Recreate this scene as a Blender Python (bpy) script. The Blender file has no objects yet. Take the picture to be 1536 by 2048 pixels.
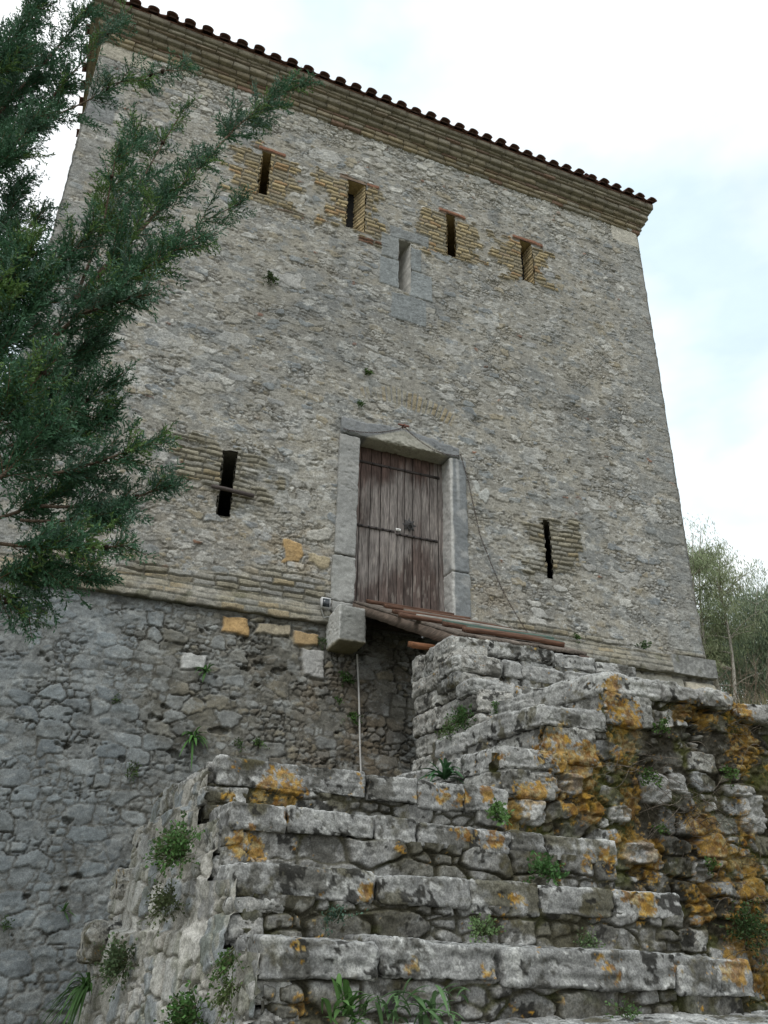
import bpy, math, random
import numpy as np
from mathutils import Matrix, Vector

# ------------------------------------------------------------------ camera, light, exposure
scene = bpy.context.scene
COL = scene.collection
F_PX, W_PX, H_PX = 1637.0, 1536.0, 2048.0
cz = np.array([67., 3298., -F_PX]); cz /= np.linalg.norm(cz)
cx_ = np.array([4526., -905., -F_PX]); cx_ -= cz * cx_.dot(cz); cx_ /= np.linalg.norm(cx_)
cy_ = np.cross(cz, cx_)
cam_d = bpy.data.cameras.new("camera")
cam = bpy.data.objects.new("camera", cam_d)
COL.objects.link(cam)
cam_d.sensor_fit = 'VERTICAL'; cam_d.sensor_height = 36.0
cam_d.lens = F_PX / H_PX * 36.0
cam_d.clip_start = 0.05; cam_d.clip_end = 3000
M4 = Matrix([list(cx_) + [0], list(cy_) + [-9.0], list(cz) + [0], [0, 0, 0, 1]])
cam.matrix_world = M4
scene.camera = cam

SUN_EL, SUN_AZ = math.radians(60), math.radians(218)     # azimuth measured clockwise from +Y
sd = Vector((math.sin(SUN_AZ) * math.cos(SUN_EL), math.cos(SUN_AZ) * math.cos(SUN_EL), math.sin(SUN_EL)))
sun_d = bpy.data.lights.new("sun", 'SUN'); sun_d.energy = 1.3; sun_d.angle = math.radians(22); sun_d.color = (1, .965, .92)
sun = bpy.data.objects.new("sun", sun_d); COL.objects.link(sun)
sun.rotation_euler = sd.to_track_quat('Z', 'Y').to_euler()

wd = bpy.data.worlds.new("World"); scene.world = wd; wd.use_nodes = True
nt = wd.node_tree; nt.nodes.clear()
def wn(t): return nt.nodes.new(t)
out = wn('ShaderNodeOutputWorld'); bg = wn('ShaderNodeBackground'); bg.inputs['Strength'].default_value = 0.1
sky = wn('ShaderNodeTexSky'); sky.sky_type = 'NISHITA'; sky.sun_disc = False
sky.sun_elevation = SUN_EL; sky.sun_rotation = SUN_AZ; sky.air_density = 1.0; sky.dust_density = 1.5
tc = wn('ShaderNodeTexCoord'); mp = wn('ShaderNodeMapping'); mp.inputs['Scale'].default_value = (1.0, 1.0, 1.9)
n1 = wn('ShaderNodeTexNoise'); n1.inputs['Scale'].default_value = 3.4; n1.inputs['Detail'].default_value = 7; n1.inputs['Roughness'].default_value = .55
n2 = wn('ShaderNodeTexNoise'); n2.inputs['Scale'].default_value = 2.1; n2.inputs['Detail'].default_value = 5
r1 = wn('ShaderNodeValToRGB'); r1.color_ramp.elements[0].position = .36; r1.color_ramp.elements[1].position = .56
r1.color_ramp.elements[0].color = (.86, .86, .86, 1); r1.color_ramp.elements[1].color = (1, 1, 1, 1)
r2 = wn('ShaderNodeValToRGB'); r2.color_ramp.elements[0].position = .38; r2.color_ramp.elements[1].position = .56
r2.color_ramp.elements[0].color = (7.0, 8.5, 9.3, 1); r2.color_ramp.elements[1].color = (11.0, 11.3, 11.4, 1)
mx = wn('ShaderNodeMixRGB')
nt.links.new(tc.outputs['Generated'], mp.inputs['Vector'])
nt.links.new(mp.outputs['Vector'], n1.inputs['Vector']); nt.links.new(mp.outputs['Vector'], n2.inputs['Vector'])
nt.links.new(n1.outputs['Fac'], r1.inputs['Fac'])
sx = wn('ShaderNodeSeparateXYZ'); mz = wn('ShaderNodeMath'); mz.operation = 'MULTIPLY_ADD'; mz.inputs[1].default_value = -.38; mz.inputs[2].default_value = .235
az = wn('ShaderNodeMath'); az.operation = 'ADD'
nt.links.new(tc.outputs['Generated'], sx.inputs[0]); nt.links.new(sx.outputs['Z'], mz.inputs[0]); nt.links.new(mz.outputs[0], az.inputs[0]); nt.links.new(n2.outputs['Fac'], az.inputs[1])
nt.links.new(az.outputs[0], r2.inputs['Fac'])
nt.links.new(r1.outputs['Color'], mx.inputs['Fac']); nt.links.new(sky.outputs['Color'], mx.inputs['Color1'])
nt.links.new(r2.outputs['Color'], mx.inputs['Color2']); nt.links.new(mx.outputs['Color'], bg.inputs['Color'])
nt.links.new(bg.outputs['Background'], out.inputs['Surface'])

vs = scene.view_settings
vs.view_transform = 'Standard'; vs.look = 'None'; vs.exposure = 0.27; vs.gamma = 1.0; vs.use_curve_mapping = False

# ------------------------------------------------------------------ noise
def _h(n):
    n = n.astype(np.uint32)
    n ^= n >> np.uint32(16); n *= np.uint32(0x7feb352d); n ^= n >> np.uint32(15); n *= np.uint32(0x846ca68b); n ^= n >> np.uint32(16)
    return n
def hash2(i, j, seed):
    a = (i.astype(np.int64) * 73856093 + j.astype(np.int64) * 19349663 + seed * 83492791) & 0xffffffff
    return _h(a).astype(np.float64) / 4294967296.0
def hash3(i, j, k, seed):
    a = (i.astype(np.int64) * 73856093 + j.astype(np.int64) * 19349663 + k.astype(np.int64) * 49979687 + seed * 83492791) & 0xffffffff
    return _h(a).astype(np.float64) / 4294967296.0
def rid(a, s):
    return _h((np.floor(a * 1e9).astype(np.int64) + s * 977131) & 0xffffffff).astype(np.float64) / 4294967296.0
def vn2(x, y, seed):
    i = np.floor(x); j = np.floor(y); fx = x - i; fy = y - j
    i = i.astype(np.int64); j = j.astype(np.int64)
    fx = fx * fx * (3 - 2 * fx); fy = fy * fy * (3 - 2 * fy)
    a = hash2(i, j, seed); b = hash2(i + 1, j, seed); c = hash2(i, j + 1, seed); d = hash2(i + 1, j + 1, seed)
    return ((a + (b - a) * fx) * (1 - fy) + (c + (d - c) * fx) * fy) * 2 - 1
def fbm2(x, y, seed, o=4, g=.5):
    s = 0; a = 1; t = 0
    for k in range(o):
        ca, sa = math.cos(.6 + k), math.sin(.6 + k)
        s = s + a * vn2((x * ca - y * sa) * 2 ** k, (x * sa + y * ca) * 2 ** k, seed + k * 17); t += a; a *= g
    return s / t * 1.5
def vn3(x, y, z, seed):
    i = np.floor(x); j = np.floor(y); k = np.floor(z); fx = x - i; fy = y - j; fz = z - k
    i = i.astype(np.int64); j = j.astype(np.int64); k = k.astype(np.int64)
    fx = fx * fx * (3 - 2 * fx); fy = fy * fy * (3 - 2 * fy); fz = fz * fz * (3 - 2 * fz)
    r = 0
    for dz in (0, 1):
        a = hash3(i, j, k + dz, seed); b = hash3(i + 1, j, k + dz, seed); c = hash3(i, j + 1, k + dz, seed); d = hash3(i + 1, j + 1, k + dz, seed)
        v = (a + (b - a) * fx) * (1 - fy) + (c + (d - c) * fx) * fy
        r = r + v * (fz if dz else (1 - fz))
    return r * 2 - 1
def fbm3(p, sc, seed, o=4, g=.5):
    s = 0; a = 1; t = 0
    x, y, z = p[..., 0] * sc, p[..., 1] * sc, p[..., 2] * sc
    for k in range(o):
        s = s + a * vn3(x * 2 ** k + 3.1 * k, y * 2 ** k + 1.7 * k, z * 2 ** k, seed + 31 * k); t += a; a *= g
    return s / t * 1.5
def sst(a, b, x):
    t = np.clip((x - a) / (b - a), 0, 1); return t * t * (3 - 2 * t)
def mixc(c, d, f):
    return c * (1 - f[..., None]) + np.asarray(d) * f[..., None]
def cells(u, w, sx, sy, seed, jit=.75, p=3.0):
    """irregular coursed cells: joint distance (in cell units), cell random, offset to the cell's centre"""
    j0 = np.floor(w / sy).astype(np.int64)
    F1 = np.full(u.shape, 9.); F2 = np.full(u.shape, 9.); ID = np.zeros(u.shape); DX = np.zeros(u.shape); DY = np.zeros(u.shape)
    for dj in (-1, 0, 1):
        j = j0 + dj
        sh = hash2(j, j * 0 + 7, seed + 5)
        su = u / sx - sh
        i0 = np.floor(su).astype(np.int64)
        for di in (-1, 0, 1):
            i = i0 + di
            h1 = hash2(i, j, seed); h2_ = hash2(i, j, seed + 1)
            dx = su - (i + .5 + jit * (h1 - .5)); dy = w / sy - (j + .5 + jit * .7 * (h2_ - .5))
            d = (np.abs(dx) ** p + np.abs(dy) ** p) ** (1 / p)
            c = d < F1
            F2 = np.where(c, F1, np.minimum(F2, d))
            ID = np.where(c, hash2(i, j, seed + 2), ID); DX = np.where(c, dx, DX); DY = np.where(c, dy, DY)
            F1 = np.where(c, d, F1)
    return F2 - F1, ID, DX, DY
def rubble(u, w, seed, sx, sy, warp=.03, small=.45, jit=.75, pw=3.0):
    uu = u + warp * fbm2(u * 4, w * 4, seed + 50, 3) ; ww = w + warp * .7 * fbm2(u * 4 + 9, w * 4 + 4, seed + 60, 3)
    uu = uu + warp * .35 * vn2(u * 22, w * 22, seed + 70); ww = ww + warp * .3 * vn2(u * 22, w * 22, seed + 80)
    e1, i1, x1, y1 = cells(uu, ww, sx, sy, seed, jit, pw)
    e2, i2, x2, y2 = cells(uu, ww, sx * .45, sy * .5, seed + 11, jit, pw)
    sm = rid(i1, 3) < small
    e = np.where(sm, np.minimum(e2 * .5, e1), e1)
    return e, np.where(sm, i2, i1), np.where(sm, x2 * .5, x1), np.where(sm, y2 * .5, y1), sm
def palette(r, cols):
    cols = np.array(cols); n = len(cols)
    return cols[np.minimum((r * n).astype(int), n - 1)]

# ------------------------------------------------------------------ mesh helpers
def mesh_np(name, V, F, C=None, mat=None, smooth=True):
    """V (n,3) F (m,4 or 3) C (n,3) -> mesh datablock"""
    me = bpy.data.meshes.new(name)
    V = np.asarray(V, dtype=np.float32); F = np.asarray(F, dtype=np.int32)
    me.vertices.add(len(V)); me.vertices.foreach_set('co', V.ravel())
    k = F.shape[1]
    me.loops.add(F.size); me.loops.foreach_set('vertex_index', F.ravel())
    me.polygons.add(len(F)); me.polygons.foreach_set('loop_start', np.arange(0, F.size, k, dtype=np.int32))
    try: me.polygons.foreach_set('loop_total', np.full(len(F), k, dtype=np.int32))
    except Exception: pass
    me.update(calc_edges=True)
    if smooth: me.polygons.foreach_set('use_smooth', np.ones(len(F), dtype=bool))
    if C is not None:
        a = me.color_attributes.new('Col', 'FLOAT_COLOR', 'POINT')
        cc = np.ones((len(V), 4), dtype=np.float32); cc[:, :3] = np.clip(C, 0.003, .85)
        a.data.foreach_set('color', cc.ravel())
    if mat: me.materials.append(mat)
    me.validate()
    return me
def link(name, me, parent=None, **props):
    o = bpy.data.objects.new(name, me); COL.objects.link(o)
    if parent is not None:
        o.parent = parent; o.matrix_parent_inverse = Matrix.Translation(-Vector(world_loc(parent)))
    for k, v in props.items(): o[k] = v
    return o
LOCS = {}
def world_loc(o): return LOCS.get(o.name, (0, 0, 0))
def thing(name, loc, label, category, group=None):
    o = bpy.data.objects.new(name, None); COL.objects.link(o); o.location = loc; LOCS[o.name] = tuple(loc)
    o.empty_display_size = .1
    o['label'] = label; o['category'] = category
    if group: o['group'] = group
    return o
class MB:
    """collects pieces with vertex colours into one mesh (quads; triangles are stored as degenerate-free quads elsewhere)"""
    def __init__(s): s.V = []; s.F = []; s.C = []; s.n = 0
    def add(s, V, F, C):
        V = np.asarray(V, float); C = np.asarray(C, float)
        if C.ndim == 1: C = np.tile(C, (len(V), 1))
        s.V.append(V); s.F.append(np.asarray(F, int) + s.n); s.C.append(C); s.n += len(V)
    def box(s, lo, hi, C, jit=0):
        x0, y0, z0 = lo; x1, y1, z1 = hi
        V = np.array([[x0,y0,z0],[x1,y0,z0],[x1,y1,z0],[x0,y1,z0],[x0,y0,z1],[x1,y0,z1],[x1,y1,z1],[x0,y1,z1]])
        if jit: V = V + np.random.RandomState(int(abs(x0*977+z0*131+y0*37)*100) % 99991).uniform(-jit, jit, V.shape)
        s.add(V, [[0,3,2,1],[4,5,6,7],[0,1,5,4],[1,2,6,5],[2,3,7,6],[3,0,4,7]], C)
    def tube(s, pts, rad, C, n=6, cap=False):
        pts = np.asarray(pts, float); m = len(pts); rad = np.broadcast_to(np.asarray(rad, float), (m,))
        t = np.gradient(pts, axis=0); t /= np.linalg.norm(t, axis=1)[:, None] + 1e-9
        ref = np.array([0.13, .27, .95]) if abs(t[:, 2]).mean() < .8 else np.array([1., .1, 0])
        a = np.cross(t, ref); a /= np.linalg.norm(a, axis=1)[:, None] + 1e-9; b = np.cross(t, a)
        ang = np.linspace(0, 2 * math.pi, n, endpoint=False)
        V = pts[:, None, :] + rad[:, None, None] * (a[:, None, :] * np.cos(ang)[None, :, None] + b[:, None, :] * np.sin(ang)[None, :, None])
        V = V.reshape(-1, 3)
        i = np.arange(m - 1)[:, None] * n; j = np.arange(n)[None, :]; j2 = (j + 1) % n
        F = np.stack([i + j, i + j2, i + n + j2, i + n + j], -1).reshape(-1, 4)
        s.add(V, F, C)
        if cap and n == 6:
            for base, rev in ((0, 1), ((m - 1) * n, 0)):
                f = [[0,1,2,3],[0,3,4,5]]
                s.F.append(np.array([(x[::-1] if rev else x) for x in f]) + (s.n - len(V)) + base)
    def mesh(s, name, mat, smooth=False):
        return mesh_np(name, np.concatenate(s.V), np.concatenate(s.F), np.concatenate(s.C), mat, smooth)
def grid_faces(nu, nw, keep=None, flip=False):
    i = np.arange(nw - 1)[:, None] * nu; j = np.arange(nu - 1)[None, :]
    F = np.stack([i + j, i + j + 1, i + nu + j + 1, i + nu + j], -1).reshape(-1, 4)
    if keep is not None:
        k = keep.ravel(); F = F[k[F].all(1)]
    return F[:, ::-1] if flip else F
def rock(lo, hi, seed, res=.012, rnd=.03, amp=.014, strat=.006, warp=None, pit=.006):
    lo = np.array(lo, float); hi = np.array(hi, float); L = hi - lo
    n = np.maximum(3, np.round(L / res).astype(int) + 1)
    P = []; F = []; off = 0
    for ax in range(3):
        a, b = [(1, 2), (2, 0), (0, 1)][ax]
        A, B = np.meshgrid(np.linspace(lo[a], hi[a], n[a]), np.linspace(lo[b], hi[b], n[b]))
        for side in (0, 1):
            p = np.zeros(A.shape + (3,)); p[..., a] = A; p[..., b] = B; p[..., ax] = hi[ax] if side else lo[ax]
            P.append(p.reshape(-1, 3)); F.append(grid_faces(n[a], n[b], flip=not side) + off); off += A.size
    P = np.concatenate(P); F = np.concatenate(F)
    q = np.round((P - lo) / (L.max()) * 1e5).astype(np.int64)
    key = q[:, 0] * (1 << 40) + q[:, 1] * (1 << 20) + q[:, 2]
    _, idx, inv = np.unique(key, return_index=True, return_inverse=True)
    P = P[idx]; F = inv.ravel()[F]
    r = min(rnd, L.min() * .45)
    rr = r * (1 + 1.3 * fbm3(P + seed, 9, seed + 3, 4, .6)); rr = np.clip(rr, r * .25, L.min() * .48)[:, None]
    inner = np.clip(P, lo + rr, hi - rr); d = P - inner; ln = np.linalg.norm(d, axis=1)[:, None] + 1e-9
    N = d / ln; Q = inner + N * rr
    s = seed * .731
    Ps = P + np.array([s, s * 1.3, s * .7])
    big = fbm3(Ps, 3.2, seed, 3); med = fbm3(Ps, 11, seed + 1, 3)
    rid_ = 1 - np.abs(fbm3(Ps, 7, seed + 9, 3)) * 2
    lay = vn3(Ps[:, 0] * 3, Ps[:, 1] * 3, Ps[:, 2] * 38, seed + 4)
    hf = fbm3(Ps, 32, seed + 17, 3, .6)
    dis = amp * big + amp * .5 * med + min(amp, .01) * .42 * hf + strat * lay + amp * .4 * np.clip(rid_, -1, 1) - amp * .25
    ck = sst(.05, .0, np.abs(fbm3(Ps * np.array([1, 1, 2.2]), 3.1, seed + 21, 4, .55))) * sst(-.1, .3, fbm3(Ps, 2.3, seed + 22, 2))
    dis = dis - .012 * ck
    pits = np.clip(fbm3(Ps, 34, seed + 6, 2) - .35, 0, 1)
    dis = dis - pit * pits * 2.2
    Q = Q + N * dis[:, None]
    if warp: Q = warp(Q)
    return Q, F

# ------------------------------------------------------------------ materials
def stone_mat(name, scale=55, bump=.35, dist=.006, var=.42, rough=.93, crisp=.14):
    m = bpy.data.materials.new(name); m.use_nodes = True; t = m.node_tree; b = t.nodes['Principled BSDF']
    b.inputs['Roughness'].default_value = rough; b.inputs['Specular IOR Level'].default_value = .18
    at = t.nodes.new('ShaderNodeAttribute'); at.attribute_name = 'Col'
    co = t.nodes.new('ShaderNodeTexCoord')
    n = t.nodes.new('ShaderNodeTexNoise'); n.inputs['Scale'].default_value = scale; n.inputs['Detail'].default_value = 6; n.inputs['Roughness'].default_value = .68
    n2 = t.nodes.new('ShaderNodeTexNoise'); n2.inputs['Scale'].default_value = scale * .21; n2.inputs['Detail'].default_value = 5; n2.inputs['Roughness'].default_value = .62
    mr = t.nodes.new('ShaderNodeMapRange'); mr.inputs[1].default_value = .3; mr.inputs[2].default_value = .7; mr.inputs[3].default_value = 1 - var; mr.inputs[4].default_value = 1 + var
    mr2 = t.nodes.new('ShaderNodeMapRange'); mr2.inputs[1].default_value = .3; mr2.inputs[2].default_value = .7; mr2.inputs[3].default_value = 1 - var * .6; mr2.inputs[4].default_value = 1 + var * .6
    mu = t.nodes.new('ShaderNodeMath'); mu.operation = 'MULTIPLY'
    vm = t.nodes.new('ShaderNodeVectorMath'); vm.operation = 'SCALE'
    bp = t.nodes.new('ShaderNodeBump'); bp.inputs['Strength'].default_value = bump; bp.inputs['Distance'].default_value = dist * 2
    ad = t.nodes.new('ShaderNodeMath'); ad.operation = 'ADD'
    n3 = t.nodes.new('ShaderNodeTexNoise'); n3.inputs['Scale'].default_value = scale * 2.7; n3.inputs['Detail'].default_value = 3; n3.inputs['Roughness'].default_value = .6
    mr3 = t.nodes.new('ShaderNodeMapRange'); mr3.inputs[1].default_value = .5 - crisp; mr3.inputs[2].default_value = .5 + crisp; mr3.inputs[3].default_value = 1 - var; mr3.inputs[4].default_value = 1 + var
    mu3 = t.nodes.new('ShaderNodeMath'); mu3.operation = 'MULTIPLY'
    L = t.links.new
    L(co.outputs['Object'], n.inputs['Vector']); L(co.outputs['Object'], n2.inputs['Vector'])
    L(n.outputs['Fac'], mr.inputs[0]); L(n2.outputs['Fac'], mr2.inputs[0]); L(mr.outputs[0], mu.inputs[0]); L(mr2.outputs[0], mu.inputs[1])
    L(co.outputs['Object'], n3.inputs['Vector']); L(n3.outputs['Fac'], mr3.inputs[0]); L(mu.outputs[0], mu3.inputs[0]); L(mr3.outputs[0], mu3.inputs[1])
    L(at.outputs['Color'], vm.inputs[0]); L(mu3.outputs[0], vm.inputs['Scale']); L(vm.outputs[0], b.inputs['Base Color'])
    L(n.outputs['Fac'], ad.inputs[0]); L(n2.outputs['Fac'], ad.inputs[1]); L(ad.outputs[0], bp.inputs['Height']); L(bp.outputs['Normal'], b.inputs['Normal'])
    return m
def plain_mat(name, rough=.8, spec=.25, var=.25, scale=30, stretch=(1, 1, 1), metal=0, bump=.1):
    m = stone_mat(name, scale, bump, .002, var, rough); t = m.node_tree; b = t.nodes['Principled BSDF']
    b.inputs['Specular IOR Level'].default_value = spec; b.inputs['Metallic'].default_value = metal
    co = [x for x in t.nodes if x.type == 'TEX_COORD'][0]
    mpn = t.nodes.new('ShaderNodeMapping'); mpn.inputs['Scale'].default_value = stretch
    t.links.new(co.outputs['Object'], mpn.inputs['Vector'])
    for x in t.nodes:
        if x.type == 'TEX_NOISE': t.links.new(mpn.outputs['Vector'], x.inputs['Vector'])
    return m
def leaf_mat(name, trans=.25):
    m = bpy.data.materials.new(name); m.use_nodes = True; t = m.node_tree; b = t.nodes['Principled BSDF']
    at = t.nodes.new('ShaderNodeAttribute'); at.attribute_name = 'Col'
    b.inputs['Roughness'].default_value = .6; b.inputs['Specular IOR Level'].default_value = .25
    tr = t.nodes.new('ShaderNodeBsdfTranslucent'); mxs = t.nodes.new('ShaderNodeMixShader'); mxs.inputs[0].default_value = trans
    o = t.nodes['Material Output']
    t.links.new(at.outputs['Color'], b.inputs['Base Color']); t.links.new(at.outputs['Color'], tr.inputs['Color'])
    t.links.new(b.outputs[0], mxs.inputs[1]); t.links.new(tr.outputs[0], mxs.inputs[2]); t.links.new(mxs.outputs[0], o.inputs['Surface'])
    return m
M_WALL = stone_mat('rubble_masonry', 42, .2, .004, .3)
M_BASE = stone_mat('talus_masonry', 42, .2, .004, .24)
M_STEP = stone_mat('step_limestone', 44, .4, .004, .2, .93, .045)
M_DRESS = stone_mat('dressed_stone', 85, .3, .003, .24)
M_BRICK = stone_mat('old_brick', 70, .45, .005, .35)
M_TILE = stone_mat('roof_clay', 40, .35, .004, .4)
M_WOOD = plain_mat('weathered_wood', .8, .2, .38, 38, (1, 1, .07))
M_PLANK = plain_mat('plank_wood', .75, .25, .35, 38, (.08, 1, 1))
M_BEAM = plain_mat('beam_wood', .8, .2, .38, 38, (1, .08, 1))
M_IRON = plain_mat('old_iron', .7, .3, .3, 60)
M_GLASS = plain_mat('dark_glass', .12, .5, .05, 10)
M_PAINT = plain_mat('pale_plastic', .5, .35, .12, 40)
M_LEAF = leaf_mat('leaf'); M_NEEDLE = leaf_mat('needle', .18)
M_BARK = stone_mat('bark', 45, .6, .008, .45)
M_EARTH = stone_mat('earth', 14, .5, .03, .45)
M_GRASS = leaf_mat('dry_grass', .2)

# ------------------------------------------------------------------ the ground
OCHRE = np.array([.37, .295, .175]); OCHRE2 = np.array([.31, .255, .165]); RED = np.array([.23, .115, .075]); GREYBR = np.array([.265, .24, .185])
def ground_z(x, y):
    hill = sst(5.0, 5.9, x) * sst(-4.35, -4.25, y) * 2.9 + .24 * np.clip(x - 6, 0, 40) * sst(-4.35, -4.2, y) + .05 * np.clip(y + 4, 0, 60) * sst(5, 7, x)
    far = sst(60, 160, np.hypot(x, y))
    return -1.6 + (hill + .25 * fbm2(x * .2, y * .2, 5, 3) * sst(3, 9, np.hypot(x - 2, y + 5))) * (1 - far) + far * .0
def build_ground():
    a = np.concatenate([-np.geomspace(900, 12, 30), np.linspace(-11, 40, 205), np.geomspace(42, 900, 26)])
    b = np.concatenate([-np.geomspace(900, 14, 26), np.linspace(-13, 40, 213), np.geomspace(42, 900, 26)])
    X, Y = np.meshgrid(a, b); Z = ground_z(X, Y)
    n = fbm2(X * .7, Y * .7, 8, 4)
    C = mixc(np.full(X.shape + (3,), (.09, .095, .045)), (.17, .15, .09), sst(-.2, .5, n))
    link('ground', mesh_np('ground', np.stack([X, Y, Z], -1).reshape(-1, 3), grid_faces(len(a), len(b)), C.reshape(-1, 3), M_EARTH), kind='structure')
build_ground()

# ------------------------------------------------------------------ the tower
TX0, TX1, TZ0, TZ1 = -1.11, 8.73, 3.15, 11.86
TDEP = 9.84
tower = thing('stone_tower', (3.81, 0, -1.6), 'tall grey rubble stone tower with brick arrow slits, tiled eaves and raised wooden door', 'tower')
SLITS = [  # x0, x1, z0, z1, skew of the tunnel, brick field (x0,x1,z0,z1), tone
    (1.47, 1.61, 9.72, 10.62, .28, (1.05, 2.05, 9.6, 10.6), 0),
    (2.88, 3.19, 9.62, 10.62, -.10, (2.45, 3.42, 9.55, 10.55), 0),
    (4.63, 4.79, 9.70, 10.60, .84, (4.2, 5.2, 9.66, 10.5), 0),
    (6.05, 6.29, 9.70, 10.58, -.02, (5.55, 6.56, 9.66, 10.42), 0),
    (1.43, 1.60, 4.33, 5.22, .28, (.95, 2.1, 4.55, 5.2), 1),
    (6.09, 6.19, 4.30, 5.18, 1.05, (5.68, 6.7, 4.4, 5.12), 1),
    (3.79, 3.98, 8.68, 9.70, -.10, None, 2)]
def bricks(u, w, z0, hc, ln, seed):
    c = np.floor((w - z0) / hc); fz = (w - z0) / hc - c
    uu = u / ln + rid(c / 97. + .123, seed) * 3; i = np.floor(uu); fu = uu - i
    ez = np.minimum(fz, 1 - fz) * hc; eu = np.minimum(fu, 1 - fu) * ln
    r = hash2(i.astype(np.int64), c.astype(np.int64), seed)
    return np.minimum(ez, eu), r
def facade_field(U, Wz):
    shp = U.shape
    e, idr, dx, dy, sm = rubble(U, Wz, 21, .215, .105, .04, .62)
    r1 = rid(idr, 1); r2 = rid(idr, 2); r3 = rid(idr, 3); r4 = rid(idr, 4)
    big = fbm2(U * .55, Wz * .55, 31, 3); med = fbm2(U * 1.7, Wz * 1.9, 33, 4); fine = fbm2(U * 9, Wz * 13, 35, 4); ff = fbm2(U * 28, Wz * 36, 37, 3)
    # mortar
    C = np.empty(shp + (3,)); C[:] = (.292, .275, .242)
    C = mixc(C, (.245, .237, .218), sst(-.1, .7, med) * .8); C = mixc(C, (.325, .307, .27), sst(.15, .8, -med) * .6)
    C = mixc(C, (.225, .23, .226), sst(.12, .4, fbm2(U * 2.6, Wz * 3.4, 34, 4, .6)) * .75); C = mixc(C, (.335, .305, .25), sst(.2, .5, fbm2(U * 3.1, Wz * 4, 36, 4, .6)) * .6)
    C = C * (1 + .12 * fine + .20 * ff)[..., None]
    # how far the stones stand clear of the mortar
    top = sst(10.7, 11.5, Wz + .35 * med)
    ex = sst(.50, .80, r1 + .26 * med + .10 * fine + .40 * top)
    prof = sst(.02, .13, e + .02 * ff) * ex
    st = palette(r2, [(.30, .30, .295), (.235, .25, .255), (.42, .41, .385), (.27, .265, .25), (.34, .33, .31), (.52, .505, .47), (.22, .235, .245), (.31, .27, .2), (.38, .36, .32)])
    red = (r3 > .975) & sm
    st = np.where(red[..., None], RED, st)
    st = st * (1 + .20 * fbm2(U * 14, Wz * 18, 41, 3))[..., None]
    face = np.clip(sst(.05, .13, e + .03 * ff) * ex, 0, 1) * sst(-.85, 0, ff + .55 * r4 + .3)
    C = mixc(C, st, face * .92)
    topc = sst(10.9, 11.55, Wz + .3 * med)
    C = mixc(C, (.47, .45, .40), topc * .45 * (.4 + .6 * face))
    # plaster-grey areas of the upper middle, paler rain-washed band by the right corner
    dk = np.exp(-((U - 2.9) / 1.7) ** 2 - ((Wz - 7.9) / 1.2) ** 2) + .7 * np.exp(-((U - 7.2) / 1.3) ** 2 - ((Wz - 7.2) / 2.2) ** 2) + .5 * np.exp(-((U - 6.4) / 2.5) ** 2 - ((Wz - 9) / .5) ** 2)
    C = mixc(C, (.165, .168, .165), np.clip(dk, 0, 1) * .42 * sst(-.7, .5, med + .2 * fine))
    white = sst(.44, .56, fbm2(U * 5, Wz * 8, 47, 5, .6)); fleck = sst(.42, .52, fbm2(U * 21, Wz * 30, 48, 3, .6)) * sst(-.5, .2, fbm2(U * 1.3, Wz * 1.5, 49, 3))
    C = mixc(C, (.50, .49, .46), np.clip(white * .55 + fleck * .6, 0, .85))
    slot = sst(.44, .54, fbm2(U * 13, Wz * 34, 46, 3, .55)); C = mixc(C, (.17, .158, .135), slot * .22)
    run = np.zeros(shp)
    for (xr, z_hi, ln_, wd_r, a_) in [(3.88, 8.6, 2.2, .28, .8), (1.55, 9.6, 1.5, .2, .6), (4.72, 9.6, 1.6, .22, .7), (2.95, 9.5, 1.2, .2, .5), (6.15, 9.6, 1.9, .25, .7), (7.9, 11.3, 2.6, .3, .5), (5.6, 11.6, 1.8, .3, .4), (.6, 8.8, 2.2, .35, .5), (6.1, 4.3, .9, .16, .6), (1.5, 4.3, .9, .18, .5), (3.0, 7.6, 1.6, .4, .5)]:
        run += a_ * np.exp(-((U - xr - .06 * vn2(Wz * 1.5, Wz * 0 + xr, 5)) / wd_r) ** 2) * sst(z_hi + .02, z_hi - .15, Wz) * sst(z_hi - ln_, z_hi - .2, Wz)
    C = mixc(C, (.135, .137, .132), np.clip(run, 0, 1) * .45 * sst(-.6, .3, fbm2(U * 11, Wz * 1.6, 57, 4) + .25))
    # warm stones left of the door
    wm = np.exp(-((U - 2.4) / .55) ** 2 - ((Wz - 3.95) / .45) ** 2) + .7 * np.exp(-((U - 5.25) / .35) ** 2 - ((Wz - 3.9) / .45) ** 2) + .35 * np.exp(-((U - 1.0) / 1.0) ** 2 - ((Wz - 4.2) / .5) ** 2)
    C = mixc(C, (.31, .235, .145), np.clip(wm, 0, 1) * .55 * sst(-.4, .5, fine + med))
    H = prof * (.004 + .009 * r3) * (1 + 1.2 * top) + ex * prof * .008 * ((r1 - .5) * dx + (r4 - .5) * dy) * 2
    H = H + .0028 * fine + .0026 * ff + .004 * med + .004 * fleck - .0045 * slot + .003 * white
    # open joints: dark cracks where the mortar has fallen out
    crack = sst(.10, .0, e) * sst(.12, .45, fbm2(U * 2.6, Wz * 4.5, 51, 3) + .3 * top + .3 * wm)
    H = H - crack * .017
    pits = sst(.62, .72, fbm2(U * 7.5, Wz * 15, 53, 3)); H = H - pits * .014
    C = mixc(C, (.12, .108, .085), np.clip(crack * .5 + pits * .4, 0, .7))
    def patch(x0, x1, z0, z1, rag=.12, seed=3, soft=.03):
        d = np.minimum(np.minimum(U - x0, x1 - U), np.minimum(Wz - z0, z1 - Wz))
        return sst(-soft, soft, d + rag * fbm2(U * 3.2, np.floor(Wz / .075) * .6, seed, 2))
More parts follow.
